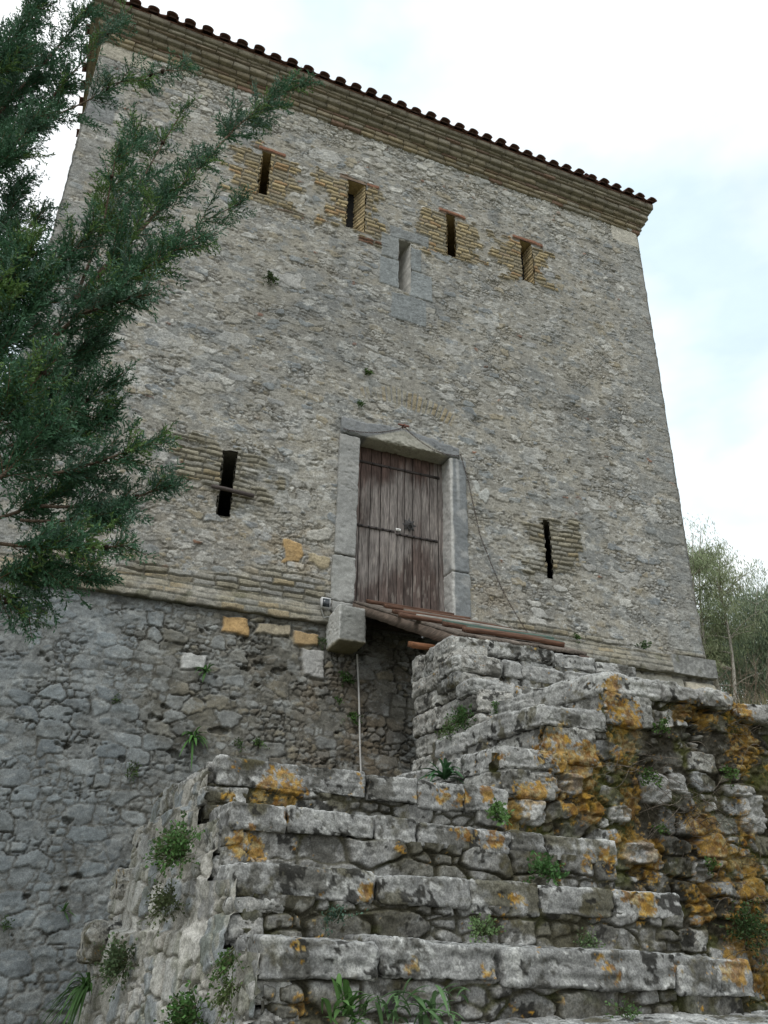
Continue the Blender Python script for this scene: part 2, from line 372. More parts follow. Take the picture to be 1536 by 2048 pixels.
    def lay_bricks(m, z0, hc, ln, seed, cols, amp=.022, mort=(.20, .185, .15), wear=.6):
        nonlocal C, H
        eb, rb = bricks(U + .012 * fine, Wz + .012 * fbm2(U * 5, Wz * 5, seed + 5, 2) + .02 * vn2(U * 1.3, Wz * 0 + 2, seed), z0, hc, ln, seed)
        bc = palette(rb, cols) * (1 + .3 * (rid(rb, 5) - .5) + .15 * ff)[..., None]
        p = sst(.004, .016, eb + .003 * ff)
        worn = rid(rb, 8)
        gone = (worn < wear * .5) * .6
        bcol = mixc(np.broadcast_to(np.array(mort), C.shape).copy(), bc, p * (1 - gone))
        C = mixc(C, bcol, m)
        H = H * (1 - m * .75) + m * (p * amp * (.5 + worn) - .012 * (1 - p))
    for (x0, x1, z0, z1, sk, bf, tone) in SLITS:
        if bf:
            cols = [OCHRE, OCHRE * 1.08, OCHRE2, OCHRE * .9, OCHRE2 * 1.1, OCHRE, OCHRE * .95, OCHRE2, OCHRE * 1.05, OCHRE * .85, (.33, .22, .12)] if tone == 0 else [GREYBR, GREYBR * 1.15, OCHRE2 * .85, GREYBR * .85, (.25, .235, .2)]
            m = patch(*bf, rag=.22, seed=int(x0 * 10) + 3) * (1 if tone == 0 else sst(-.55, .1, med + .3 * fine + .25))
            lay_bricks(m, bf[2], .074, .23, int(x0 * 7) + 5, cols, .026 if tone == 0 else .03)
            if tone == 0:
                lay_bricks(patch(x0 - .14, x1 + .22, z1 - .0, z1 + .085, .01, 9, .012), z1, .085, .9, 3, [RED, RED * 1.2], .035)
                for q, (rx, rz, rw) in enumerate([(bf[1] - .3, bf[2] - .12, .45), (bf[0] + .55, bf[2] - .14, .3)][:1 if x0 < 4 else 0]):
                    lay_bricks(patch(rx, rx + rw, rz, rz + .1, .04, 13 + q, .02), rz, .05, .3, 17 + q, [RED, RED * .8, OCHRE2], .025)
    # dressed grey stones round the middle slit
    def smooth_stone(x0, x1, z0, z1, col, h=.012, rag=.012, op=.93):
        nonlocal C, H
        d = np.minimum(np.minimum(U - x0, x1 - U), np.minimum(Wz - z0, z1 - Wz)) + rag * fbm2(U * 7, Wz * 7, 77, 2)
        m = sst(-.006, .012, d); C = mixc(C, np.array(col) * (1 + .12 * fine + .12 * ff + .12 * med)[..., None], m * op); H = H * (1 - m * .8 * op) + m * (h + .003 * ff) * op
        j = sst(.02, 0, np.abs(d + .008)) * .5; H = H - j * .014 * op
    g = (.225, .24, .245)
    smooth_stone(3.46, 3.79, 8.70, 9.25, g); smooth_stone(3.48, 3.79, 9.26, 9.74, (.25, .262, .262)); smooth_stone(3.98, 4.18, 9.15, 9.62, (.21, .225, .23)); smooth_stone(3.98, 4.36, 8.62, 9.13, (.235, .25, .255))
    smooth_stone(3.62, 4.3, 9.72, 9.95, (.22, .23, .232)); smooth_stone(3.66, 4.25, 8.1, 8.6, (.20, .213, .217), .006); smooth_stone(4.3, 4.75, 9.55, 9.72, (.27, .28, .28), .01, .05)
    # quoins of the right and left corners
    zq = 3.5; k = 0
    rs = np.random.RandomState(4)
    while zq < 11.3:
        hq = rs.uniform(.28, .48); wq = rs.uniform(.3, .42) if k % 2 else rs.uniform(.5, .75); v = rs.uniform(.8, 1.15)
        smooth_stone(TX1 - wq, TX1 + .1, zq, zq + hq - .02, (.235 * v, .238 * v, .23 * v), .008, .07, .5)
        smooth_stone(TX0 - .1, TX0 + wq * .9, zq, zq + hq - .02, (.235 * v, .236 * v, .23 * v), .008, .07, .5)
        zq += hq; k += 1
    smooth_stone(8.1, 8.9, 11.42, 11.78, (.45, .42, .36)); smooth_stone(-1.2, -.35, 11.45, 11.8, (.42, .385, .32))
    smooth_stone(-1.2, -.7, 10.1, 10.7, (.2, .205, .205))
    # single stones one can name in the photograph
    smooth_stone(2.31, 2.53, 3.88, 4.15, (.40, .265, .125), .012, .05); smooth_stone(2.62, 2.9, 3.9, 4.02, (.36, .3, .2), .02, .04)
    smooth_stone(2.6, 2.92, 4.25, 4.4, (.42, .4, .36), .02, .05); smooth_stone(5.0, 5.3, 5.25, 5.55, (.4, .4, .38), .015, .08); smooth_stone(1.75, 2.2, 8.1, 8.32, (.42, .41, .39), .012, .09)
    for (x, z, w_, h_, v) in [(-.1, 5.9, .4, .2, .45), (2.2, 4.6, .3, .22, .4), (.4, 6.6, .45, .18, .42), (7.7, 6.9, .3, .2, .45), (6.9, 5.6, .28, .2, .43), (5.2, 8.5, .35, .16, .45), (3.3, 7.2, .4, .2, .42), (8.0, 5.6, .35, .2, .44), (4.6, 7.7, .3, .2, .4), (1.2, 6.9, .35, .2, .4), (5.9, 6.1, .35, .22, .42), (7.3, 4.4, .4, .25, .43), (2.3, 10.9, .5, .2, .46), (6.9, 8.3, .25, .15, .45)]:
        smooth_stone(x, x + w_, z, z + h_, (v, v * .985, v * .94), .012, .13, .6)
    # shallow relieving arch of upright bricks over the door
    cxa, cza, ra = 3.86, 4.75, 1.82
    R = np.hypot(U - cxa, Wz - cza); A = np.arctan2(U - cxa, Wz - cza)
    ma = sst(-.02, .03, np.minimum(R - ra, ra + .25 - R) + .05 * fbm2(U * 4, Wz * 4, 91, 2)) * sst(.46, .40, np.abs(A)) * sst(-.5, .25, med + .5 * fine + .2)
    q = A * ra / .075; fq = q - np.floor(q); rq = hash2(np.floor(q).astype(np.int64), np.zeros(shp, np.int64), 6)
    pa = sst(.06, .2, np.minimum(fq, 1 - fq))
    C = mixc(C, mixc(np.full(shp + (3,), .2), palette(rq, [OCHRE2, GREYBR, OCHRE2 * .85, GREYBR * 1.1]), pa), ma * .85); H = H + ma * (pa * .012 - .006)
    # brick courses low on the wall, over the ledge
    mb = sst(3.62, 3.50, Wz + .10 * fbm2(U * 2, Wz * 2, 95, 3)) * sst(-.6, .1, med + .3 * fine + .35) * (U < 3.0) + sst(3.6, 3.5, Wz + .06 * fbm2(U * 2, Wz * 2, 96, 3)) * (U > 5.0) * .8 * sst(-.4, .2, med + .2)
    mb = np.clip(mb + np.exp(-((U - 2.45) / .5) ** 2) * sst(3.85, 3.7, Wz + .08 * med), 0, 1)
    lay_bricks(mb, 3.15, .082, .27, 61, [GREYBR, GREYBR * 1.1, (.22, .215, .2), OCHRE2 * .9, GREYBR * .8, (.27, .26, .235)], .028)
    C = mixc(C, (.09, .085, .05), sst(.35, .7, fbm2(U * 6, Wz * 6, 98, 4)) * sst(3.75, 3.3, Wz) * .5)
    return H * .8, C * np.array((.93, .94, .94))
def build_facade():
    res = .0105
    xs = np.arange(TX0, TX1 + res * .5, res); zs = np.arange(TZ0, TZ1, res)
    xs[-1] = TX1
    U, Wz = np.meshgrid(xs, zs)
    H, C = facade_field(U, Wz)
    edge = sst(0, .07, np.minimum(U - TX0, TX1 - U))
    H = H * (.55 + .45 * edge) - .02 * (1 - edge)
    keep = np.ones(U.shape, bool)
    jag = .016 * fbm2(U * 3, np.floor(Wz / .074) * .9, 5, 2)
    for (x0, x1, z0, z1, *_ ) in SLITS:
        lean = (Wz - z0) * .0
        keep &= ~((U + jag > x0) & (U - jag < x1) & (Wz > z0) & (Wz < z1))
    keep &= ~((U > 3.1) & (U < 4.68) & (Wz < 5.95))
    V = np.stack([U, -H, Wz], -1)
    # ragged outer corners
    cr = .022 * fbm2(np.zeros_like(Wz) + 3, Wz * 4, 71, 4)
    V[..., 0] += cr * (1 - edge)
    # the corner skirt runs back round both edges so that the wall has its thickness
    F = grid_faces(len(xs), len(zs), keep)
    link('wall', mesh_np('wall', V.reshape(-1, 3), F, C.reshape(-1, 3), M_WALL), tower)
    return V
FV = build_facade()
def side_panel(x, sgn, name):
    ys = np.arange(0.0, TDEP + .05, .045); zs = np.arange(TZ0, TZ1, .045)
    Y, Z = np.meshgrid(ys, zs)
    e, idr, dx, dy, sm = rubble(Y, Z, 121, .3, .16, .04, .5)
    n = fbm2(Y * 2, Z * 2, 7, 4)
    C = mixc(np.full(Y.shape + (3,), (.26, .245, .215)), palette(rid(idr, 2), [(.3, .3, .29), (.24, .25, .25), (.4, .39, .37)]), sst(.05, .3, e))
    C *= (1 + .2 * n)[..., None]
    H = .02 * sst(.03, .25, e) + .012 * n
    H = H * sst(0, .15, Y)
    X = x + sgn * (H - .018)
    link('wall', mesh_np(name, np.stack([X, Y, Z], -1).reshape(-1, 3), grid_faces(len(ys), len(zs), flip=sgn < 0), C.reshape(-1, 3), M_WALL), tower)
side_panel(TX0, -1, 'wall_left'); side_panel(TX1, 1, 'wall_right')
mb = MB(); mb.box((TX0 + .05, TDEP - .1, TZ0), (TX1 - .05, TDEP, TZ1), (.26, .25, .22)); link('wall', mb.mesh('wall_back', M_WALL), tower)
# slit tunnels
for (x0, x1, z0, z1, sk, bf, tone) in SLITS:
    y1 = 1.6 if sk > 0 else .75 if tone == 2 else (.26 if x0 < 4 else .26); mm = 30
    b = MB()
    col = OCHRE * 1.3 if tone == 0 else (np.array([.25, .24, .21]) if tone == 1 else np.array([.5, .49, .46]))  # reveal ochre brightened to offset the weak light inside the slits
    def wallq(xa, xb, seed):
        t = np.linspace(0, 1, mm); zz = np.linspace(z0 - .03, z1 + .03, max(8, int((z1 - z0) / .012)))
        T, Z = np.meshgrid(t, zz)
        c = np.floor((Z - z0) / .074); f = (Z - z0) / .074 - c
        p = sst(.0, .25, np.minimum(f, 1 - f)) if tone != 2 else np.ones_like(f)
        r = rid(c / 91. + .31, seed)
        off = (p * .02 + (r - .5) * .02) * (1 if xa < (x0 + x1) / 2 else -1) * (0 if tone == 2 else 1)
        off = off + .004 * fbm2(T * 8, Z * 12, seed, 3)
        P = np.stack([xa + (xb - xa) * T + off, .0 + T * y1 - .004, Z], -1)
        C = mixc(np.full(T.shape + (3,), (.2, .18, .13)), np.broadcast_to(col, T.shape + (3,)) * (.8 + .4 * r)[..., None], p) * (1 + .2 * fbm2(T * 9, Z * 14, 5, 3))[..., None]
        b.add(P.reshape(-1, 3), grid_faces(len(t), len(zz), flip=xa > (x0 + x1) / 2), C.reshape(-1, 3))
    wallq(x0 - .012, x0 - .012 + sk, 3); wallq(x1 + .012, x1 + .012 + sk * (1.3 if sk > 0 else 1), 7)
    xa, xb = x0 - .05, x1 + .05
    for zc, s in ((z0 - .012, 1), (z1 + .012, -1)):
        P = np.array([[xa, 0, zc], [xb, 0, zc], [xb + sk, y1, zc], [xa + sk, y1, zc]]); b.add(P, [[0, 1, 2, 3] if s > 0 else [3, 2, 1, 0]], col * .8)
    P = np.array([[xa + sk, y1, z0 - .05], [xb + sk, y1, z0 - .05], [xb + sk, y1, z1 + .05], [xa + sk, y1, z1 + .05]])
    b.add(P, [[0, 1, 2, 3]], (.02, .02, .02))  # near-black end sheet, painted in for the unlit interior
    o = link('arrow_slit', b.mesh('arrow_slit', M_BRICK if tone < 2 else M_DRESS), tower)

# talus below the ledge
def base_y(z): return -.2 * (3.15 - z)
def build_base():
    res = .0125
    xs = np.arange(-1.7, 9.3, res); zs = np.arange(-1.7, 3.17, res)
    U, Wz = np.meshgrid(xs, zs)
    e, idr, dx, dy, sm = rubble(U, Wz, 221, .25, .148, .04, .5)
    r1 = rid(idr, 1); r2 = rid(idr, 2); r3 = rid(idr, 3); r4 = rid(idr, 4)
    med = fbm2(U * 1.6, Wz * 1.8, 233, 4); fine = fbm2(U * 9, Wz * 11, 235, 4); ff = fbm2(U * 28, Wz * 34, 237, 3)
    left = sst(2.1, .5, U + .4 * med)
    C = np.empty(U.shape + (3,)); C[:] = (.15, .142, .122)
    C = mixc(C, (.145, .148, .143), left); C = mixc(C, (.095, .087, .068), sst(-.1, .6, med) * (1 - left * .6) * .8)
    C = C * (1 + .2 * fine + .3 * ff)[..., None]
    stL = palette(r2, [(.145, .158, .162), (.12, .132, .137), (.185, .197, .198), (.135, .143, .142), (.165, .181, .186), (.11, .12, .125)])
    stR = palette(r2, [(.18, .18, .17), (.145, .14, .128), (.235, .235, .22), (.16, .152, .132), (.13, .115, .092), (.19, .168, .126)])
    st = stL * left[..., None] + stR * (1 - left[..., None])
    st = st * (1 + .2 * fbm2(U * 12, Wz * 15, 241, 3))[..., None]
    ex = sst(.12, .5, r1 + .25 * med + .15 * fine)
    face = sst(.05, .13, e + .04 * fine) * ex
    C = mixc(C, st, face * .95)
    H = sst(.02, .12, e) * ex * (.006 + .011 * r3) + ex * .012 * ((r1 - .5) * dx + (r4 - .5) * dy) + .004 * fine + .003 * ff + .009 * med
    crack = sst(.08, .0, e) * sst(.0, .45, fbm2(U * 2.2, Wz * 3, 251, 3) + .25 * (1 - left))
    H = H - crack * .024
    pits = sst(.80, .9, fbm2(U * 5, Wz * 8, 253, 3)); H = H - pits * .04
    chinks = sst(.42, .55, fbm2(U * 9, Wz * 17, 254, 3, .6)); H = H - chinks * .006; C = mixc(C, (.11, .105, .09), chinks * .3)
    C = mixc(C, (.05, .046, .036), np.clip(crack * .75 + pits * .8, 0, .9))
    # rust-brown run beside the cable, moss and black growth in the joints on the right
    rust = np.exp(-((U - 3.05) / .55) ** 2) * sst(2.9, 2.2, Wz) * sst(-.5, .5, fbm2(U * 3, Wz * 2, 261, 4) + .15)
    C = mixc(C, (.17, .115, .062), rust * .4)
    C = mixc(C, (.045, .042, .034), sst(.15, .6, fbm2(U * 4.5, Wz * 5, 263, 4)) * (1 - left) * .6)
    C = mixc(C, (.175, .19, .195), sst(.1, .4, fbm2(U * 2.6, Wz * 3.2, 266, 4, .6)) * left * .5); C *= np.array((1.02, 1.04, 1.05)); C = mixc(C, (.07, .066, .056), sst(.06, .025, e) * sst(-.45, .15, med + .3 * fine) * .8)
    white = sst(.42, .6, fbm2(U * 4, Wz * 5, 267, 5, .6)); fl = sst(.42, .52, fbm2(U * 15, Wz * 20, 268, 3, .6)); C = mixc(C, (.29, .30, .29), np.clip(white * .4 + fl * .35, 0, .6))
    def stone(x0, x1, z0, z1, col, h):
        nonlocal C, H
        d = np.minimum(np.minimum(U - x0, x1 - U), np.minimum(Wz - z0, z1 - Wz)) + .025 * fbm2(U * 6, Wz * 6, 277, 3)
        m = sst(-.008, .02, d); C = mixc(C, np.array(col) * (1 + .16 * fine + .14 * ff)[..., None], m * .95); H = H * (1 - m * .7) + m * h
        H = H - sst(.025, 0, np.abs(d + .012)) * .03
    stone(1.64, 1.95, 2.87, 3.09, (.38, .25, .115), .018); stone(2.5, 2.82, 2.84, 3.02, (.33, .235, .125), .018); stone(2.05, 2.45, 2.93, 3.07, (.3, .26, .19), .015)
    stone(2.6, 2.86, 2.45, 2.8, (.33, .325, .31), .025); stone(1.25, 1.5, 2.38, 2.55, (.36, .36, .345), .02); stone(-.75, -.55, 1.4, 1.55, (.24, .20, .15), .02)
    stone(8.25, 9.2, 2.7, 3.10, (.46, .42, .34), .01); stone(4.5, 8.25, 2.86, 3.12, (.33, .315, .27), .0)
    H = H * (1 - .5 * sst(3.05, 3.17, Wz))
    P = np.stack([U, base_y(Wz) - H, Wz], -1)
    # the corners lean out with the batter: the panel is trimmed on a slanting edge
    lim = TX1 + .05 + .2 * (3.15 - Wz)
    keep = (U < lim) & (U > TX0 - .02 - .2 * (3.15 - Wz))
    link('base_wall', mesh_np('base_wall', P.reshape(-1, 3), grid_faces(len(xs), len(zs), keep), C.reshape(-1, 3), M_BASE), tower)
    # right and left returns of the talus
    for x, s in ((TX1 + .05, 1), (TX0 - .02, -1)):
        ys = np.linspace(0, 1, 120); zz = np.arange(-1.7, 3.17, .05); T, Z = np.meshgrid(ys, zz)
        Y = base_y(Z) + T * (TDEP - base_y(Z)); X = x + s * .2 * (3.15 - Z) + s * .015 * fbm2(Y * 4, Z * 5, 281, 3) * sst(0, .04, T)
        C2 = mixc(np.full(T.shape + (3,), (.22, .215, .2)), (.3, .29, .26), sst(-.3, .4, fbm2(Y * 4, Z * 6, 283, 3)))
        link('base_wall', mesh_np('base_wall_return', np.stack([X, Y, Z], -1).reshape(-1, 3), grid_faces(120, len(zz), flip=s < 0), C2.reshape(-1, 3), M_BASE), tower)
build_base()

# the projecting brick ledge
def build_ledge(x0, x1, z0, z1, outp, seed, block=None):
    res = .011
    xs = np.arange(x0, x1 + res, res); n = int((z1 - z0) / res) + 1
    tt = np.arange(0, n + 12)          # 12 rows of underside, then the face
    U, T = np.meshgrid(xs, tt)
    Z = z0 + np.clip(T - 11, 0, None) * res
    eb, rb = bricks(U + .01 * fbm2(U * 4, Z * 4, 3, 2), Z + .01 * fbm2(U * 3, Z * 3, seed, 3), z0, .08, .27, seed)
    fine = fbm2(U * 9, Z * 11, seed + 1, 4); ff = fbm2(U * 28, Z * 34, seed + 2, 3); med = fbm2(U * 1.6, Z * 1.6, seed + 3, 3)
    p = sst(.003, .016, eb + .004 * ff)
    taper = 1 - .75 * sst(z0 + .1, z1, Z)
    H = outp * taper + p * .012 + .01 * fine + .01 * med + (rid(rb, 2) - .5) * .015
    C = mixc(np.full(U.shape + (3,), (.2, .19, .155)), palette(rb, [GREYBR, GREYBR * 1.12, (.23, .225, .2), OCHRE2 * .9, GREYBR * .85, (.29, .265, .2)]), p * .9)
    C = mixc(C, (.24, .235, .215), sst(-.1, .5, med) * .6)
    if block:
        m = sst(0, .02, U - block) ; C = mixc(C, np.array((.215, .215, .205)) * (1 + .22 * fine + .2 * ff + .25 * med)[..., None], m); H = H * (1 - m) + m * (outp + .01 + .004 * fine)
    C = mixc(C, (.08, .08, .04), sst(.2, .6, fbm2(U * 5, Z * 5, seed + 9, 3)) * .5) * (1 + .2 * ff)[..., None]
    yb = -H
    und = np.clip((11 - T) / 11., 0, 1)
    Y = yb + und * (H + .06)
    chip = .016 * fbm2(U * 5, U * 0 + 1, seed + 12, 3) * sst(6, 0, np.abs(T - 11))
    V = np.stack([U, Y, Z + chip], -1)
    link('string_course', mesh_np('string_course', V.reshape(-1, 3), grid_faces(len(xs), len(tt)), C.reshape(-1, 3), M_BRICK), tower)
build_ledge(TX0 - .05, 2.9, 3.145, 3.40, .07, 301)
build_ledge(4.86, TX1 + .08, 3.165, 3.43, .075, 307, 8.02)
mb = MB(); mb.box((TX1 + .0, -.07, 3.17), (TX1 + .085, TDEP, 3.43), (.21, .215, .215), .004); link('string_course', mb.mesh('string_course_return', M_DRESS), tower)

# cornice: nine courses of brick, each further out than the one below
def build_cornice():
    rs = np.random.RandomState(12)
    prof = [  # z, height, out, brick length, colours, gap
        (11.77, .075, .035, .26, [OCHRE * .9, OCHRE2, OCHRE2 * .9, GREYBR, RED]), (11.848, .075, .06, .26, [OCHRE * .95, OCHRE2, OCHRE2 * 1.1, GREYBR * 1.1, OCHRE * .85]),
        (11.926, .048, .075, .28, [RED * .8, (.2, .13, .08), OCHRE2 * .7]), (11.978, .10, .115, .25, [(.25, .215, .145), (.22, .195, .135), OCHRE2 * .85]),
        (12.082, .10, .165, .25, [(.26, .225, .155), (.23, .205, .15), (.27, .24, .18)]), (12.186, .05, .195, .28, [(.2, .15, .1), RED * .75, (.22, .18, .12)]),
        (12.24, .06, .215, .26, [(.24, .21, .15), (.2, .175, .12), (.26, .23, .17)]), (12.304, .106, .25, .27, [(.19, .165, .115), (.16, .14, .10), (.21, .185, .13)])]
    for k, (z, h, o, ln, cols) in enumerate(prof):
        b = MB()
        def row(a0, a1, place):
            a = a0
            while a < a1 - .02:
                l = min(ln * rs.uniform(.85, 1.15), a1 - a); c = np.array(cols[rs.randint(len(cols))]) * rs.uniform(.72, 1.15)
                place(a + .006, a + l - .006, c); a += l
        def brick_at(lo, hi, c):
            b.box(lo, hi, (c * .6 + np.array((.235, .215, .175)) * .38), .006)
        wob = lambda a: .012 * math.sin(a * 1.7 + k) + .008 * math.sin(a * 4.1 + 2 * k)
        row(TX0 - o, TX1 + o, lambda p, q, c: brick_at((p, -o + wob(p) * .5 + rs.uniform(-.006, .006), z + wob(p) * .6), (q, .12, z + h + wob(p) * .6 - .004), c))
        row(.13, TDEP + o, lambda p, q, c: b.box((TX0 - o, p, z), (TX0 + .1, q, z + h - .004), c, .004))
        row(.13, TDEP + o, lambda p, q, c: b.box((TX1 - .1, p, z), (TX1 + o, q, z + h - .004), c, .004))
        b.box((TX0 - o + .02, .02 - o, z + .006), (TX1 + o - .02, .1, z + h - .008), (.2, .18, .13))
        link('cornice_course', b.mesh('cornice_course', M_BRICK), tower)
build_cornice()
# roof with barrel tiles along the eaves
ZE = 12.412
b = MB()
xa, xb, ya, yb = TX0 - .25, TX1 + .25, -.25, TDEP + .25
apx = ((xa + xb) / 2, (ya + yb) / 2, ZE + 2.0)
V = np.array([[xa, ya, ZE], [xb, ya, ZE], [xb, yb, ZE], [xa, yb, ZE], [xa, ya, ZE + .02], [xb, ya, ZE + .02], [xb, yb, ZE + .02], [xa, yb, ZE + .02], apx])
b.add(V, [[0, 3, 2, 1], [0, 1, 5, 4], [1, 2, 6, 5], [2, 3, 7, 6], [3, 0, 4, 7]], (.16, .085, .06))
roof_me = b.mesh('roof', M_TILE)
roof = link('roof', roof_me, tower)
slope = 2.0 / ((yb - ya) / 2)
rs = np.random.RandomState(5)
def tile_mesh(kind):
    """one row of overlapping clay tiles running up the slope from the eave: cover (convex) or channel"""
    b = MB(); na = 14; L = .5
    for k in range(3):
        y0 = k * .42 - .04; t = np.linspace(0, math.pi, na)
        for (r, dr) in ((.088 if kind == 'cover' else .078, .013),):
            ro, ri = r, r - dr
            P = []
            for (yy, rr) in ((y0, 1.0), (y0 + L, .86)):
                zz = yy * slope + .012 * k + (.0 if kind == 'cover' else .0)
                sgn = 1 if kind == 'cover' else -1
                base = .035 if kind == 'cover' else .085
                P.append(np.stack([np.cos(t) * ro * rr, np.full(na, yy), zz + base + sgn * np.sin(t) * ro * rr * .82], -1))
                P.append(np.stack([np.cos(t) * ri * rr, np.full(na, yy), zz + base + sgn * np.sin(t) * ri * rr * .82], -1))
            V = np.concatenate(P); F = []
            for a in range(na - 1):
                o0, i0, o1, i1 = a, na + a, 2 * na + a, 3 * na + a
                F += [[o0, o1, o1 + 1, o0 + 1], [i0, i0 + 1, i1 + 1, i1], [o0, o0 + 1, i0 + 1, i0], [o1, i1, i1 + 1, o1 + 1]]
            b.add(V, F, (.12, .062, .05))
    # rounded plug of mortar and the next tile seen in the mouth of the cover tile
    if kind == 'cover':
        t = np.linspace(0, math.pi, na); rim = np.stack([np.cos(t) * .078, np.full(na, .02), .033 + np.sin(t) * .078 * .82], -1)
        low = rim.copy(); low[:, 2] = .03
        b.add(np.concatenate([rim, low]), [[a, a + 1, na + a + 1, na + a] for a in range(na - 1)], (.10, .062, .05))
    return b.mesh('roof_tile', M_TILE, True)
mc, mch = tile_mesh('cover'), tile_mesh('channel')
def add_tile(me, x, y, rz, dz=0.):
    o = bpy.data.objects.new('roof_tile', me); COL.objects.link(o); o.parent = roof
    o.location = Vector((x, y, ZE + .02 + dz)); o.rotation_euler = (rs.uniform(-.015, .015), rs.uniform(-.04, .04), rz + rs.uniform(-.02, .02))
pitch = .275; nx = int((xb - xa) / pitch)
for i in range(nx + 1):
    x = xa + .04 + i * (xb - xa - .08) / nx
    add_tile(mc, x, ya - .045 + rs.uniform(-.02, .012), 0, rs.uniform(-.008, .012))
    if i < nx: add_tile(mch, x + (xb - xa - .08) / nx * .5, ya - .01 + rs.uniform(-.01, .01), 0, -.012)
for i in range(1, 12):
    y = ya + i * .345
    add_tile(mc, xa - .045, y, -math.pi / 2, rs.uniform(-.006, .008))
    add_tile(mc, xb + .045, y, math.pi / 2, rs.uniform(-.006, .008))
# roof slopes, subdivided with rows of ridges so that they read as tiles from elsewhere too
def slope_sheet(p0, p1, ap):
    p0, p1, ap = map(np.array, (p0, p1, ap)); n, m = 240, 60
    S, T = np.meshgrid(np.linspace(0, 1, n), np.linspace(0, 1, m))
    P = (p0 + (p1 - p0) * S[..., None]) * (1 - T[..., None]) + ap * T[..., None]
    wl = np.linalg.norm(p1 - p0); along = (S - .5) * wl * (1 - T)
    P[..., 2] += .01 + .05 * np.abs(np.sin(along / .345 * math.pi)) * sst(0, .05, T)
    C = np.full(P.shape, .0); C[:] = (.15, .075, .05); C *= (1 + .3 * fbm2(S * 30, T * 20, 9, 3))[..., None]
    return P.reshape(-1, 3), grid_faces(n, m), C.reshape(-1, 3)
b = MB(); zz = ZE + .022
cs = [(xa, ya, zz), (xb, ya, zz), (xb, yb, zz), (xa, yb, zz)]; a2 = (apx[0], apx[1], apx[2] + .02)
for k in range(4): b.add(*slope_sheet(cs[k], cs[(k + 1) % 4], a2))
o = link('roof_covering', b.mesh('roof_covering', M_TILE, True), roof)

# ------------------------------------------------------------------ door
DR = (.215, .22, .222)
def dressed(name, lo, hi, seed, col, parent, rnd=.02, amp=.007, warp=None, res=.014, tint=None):
    V, F = rock(lo, hi, seed, res, rnd, amp, .0015, warp, .004)
    C = np.tile(np.array(col), (len(V), 1)) * (1 + .12 * fbm3(V, 3, seed, 3) + .1 * fbm3(V, 14, seed + 2, 3))[:, None]
    C = mixc(C, (.34, .335, .32), sst(.25, .6, fbm3(V, 5, seed + 7, 3)) * .5)
    if tint: C = tint(V, C)
    return link(name, mesh_np(name, V, F, C, M_DRESS), parent)
dfr = dressed('door_frame', (2.95, -.045, 4.085), (3.235, .34, 5.845), 11, (.285, .285, .275), tower)
dressed('jamb_stone', (2.925, -.04, 3.46), (3.245, .34, 4.075), 12, (.30, .30, .285), dfr, .03, .012)
def streak(V, C):
    f = sst(.02, .0, np.abs(V[:, 0] - 4.60 - .01 * fbm3(V, 6, 3, 2)) - .015); C = mixc(C, (.50, .49, .465), f * .8)
    g = sst(.035, .01, np.abs(V[:, 0] - 4.70 - .012 * (5.8 - V[:, 2]))) * sst(4.9, 5.5, V[:, 2]); return mixc(C, (.42, .42, .41), g * .6)
dressed('jamb_stone', (4.585, -.05, 4.13), (4.845, .34, 5.86), 13, (.185, .195, .2), dfr, .02, .008, None, .014, streak)
dressed('jamb_stone', (4.59, -.045, 3.38), (4.86, .34, 4.12), 14, (.2, .21, .213), dfr, .025, .01, None, .014, streak)
def lint_warp(Q):
    u = (Q[:, 0] - 2.95) / 1.8; t = sst(5.86, 6.1, Q[:, 2])
    Q = Q.copy(); Q[:, 2] += t * (.025 * np.exp(-((u - .5) / .22) ** 2) - .07 * sst(.62, 1, u)); return Q
def lint_tint(V, C):
    u = V[:, 0]; lim = np.where(u < 3.87, 5.86 + (u - 3.30) * .44, 5.86 + (4.55 - u) * .38)
    f = sst(.02, -.02, V[:, 2] - lim) * sst(3.28, 3.36, u); C = mixc(C, (.40, .385, .33), f * .85)
    return mixc(C, (.165, .175, .185), (1 - f) * .55)
dressed('lintel', (2.96, -.065, 5.862), (4.745, .34, 6.11), 15, (.24, .245, .245), dfr, .035, .008, lint_warp, .013, lint_tint)
dressed('sill', (2.95, -.06, 3.29), (4.6, .34, 3.452), 16, (.27, .27, .255), dfr, .02, .01)
# corbel that once carried the drawbridge
def corb_warp(Q):
    Q = Q.copy(); t = np.clip((-.02 - Q[:, 1]) / .5, 0, 1); Q[:, 2] += t * .02; return Q
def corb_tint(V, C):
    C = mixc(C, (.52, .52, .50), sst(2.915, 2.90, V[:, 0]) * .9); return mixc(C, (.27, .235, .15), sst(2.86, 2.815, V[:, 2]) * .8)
dressed('corbel', (2.895, -.50, 2.80), (3.235, .25, 3.235), 17, (.255, .255, .238), tower, .03, .008, corb_warp, .012, corb_tint)
dressed('corbel', (4.62, -.42, 2.82), (4.92, .25, 3.22), 18, (.25, .25, .235), tower, .03, .008)
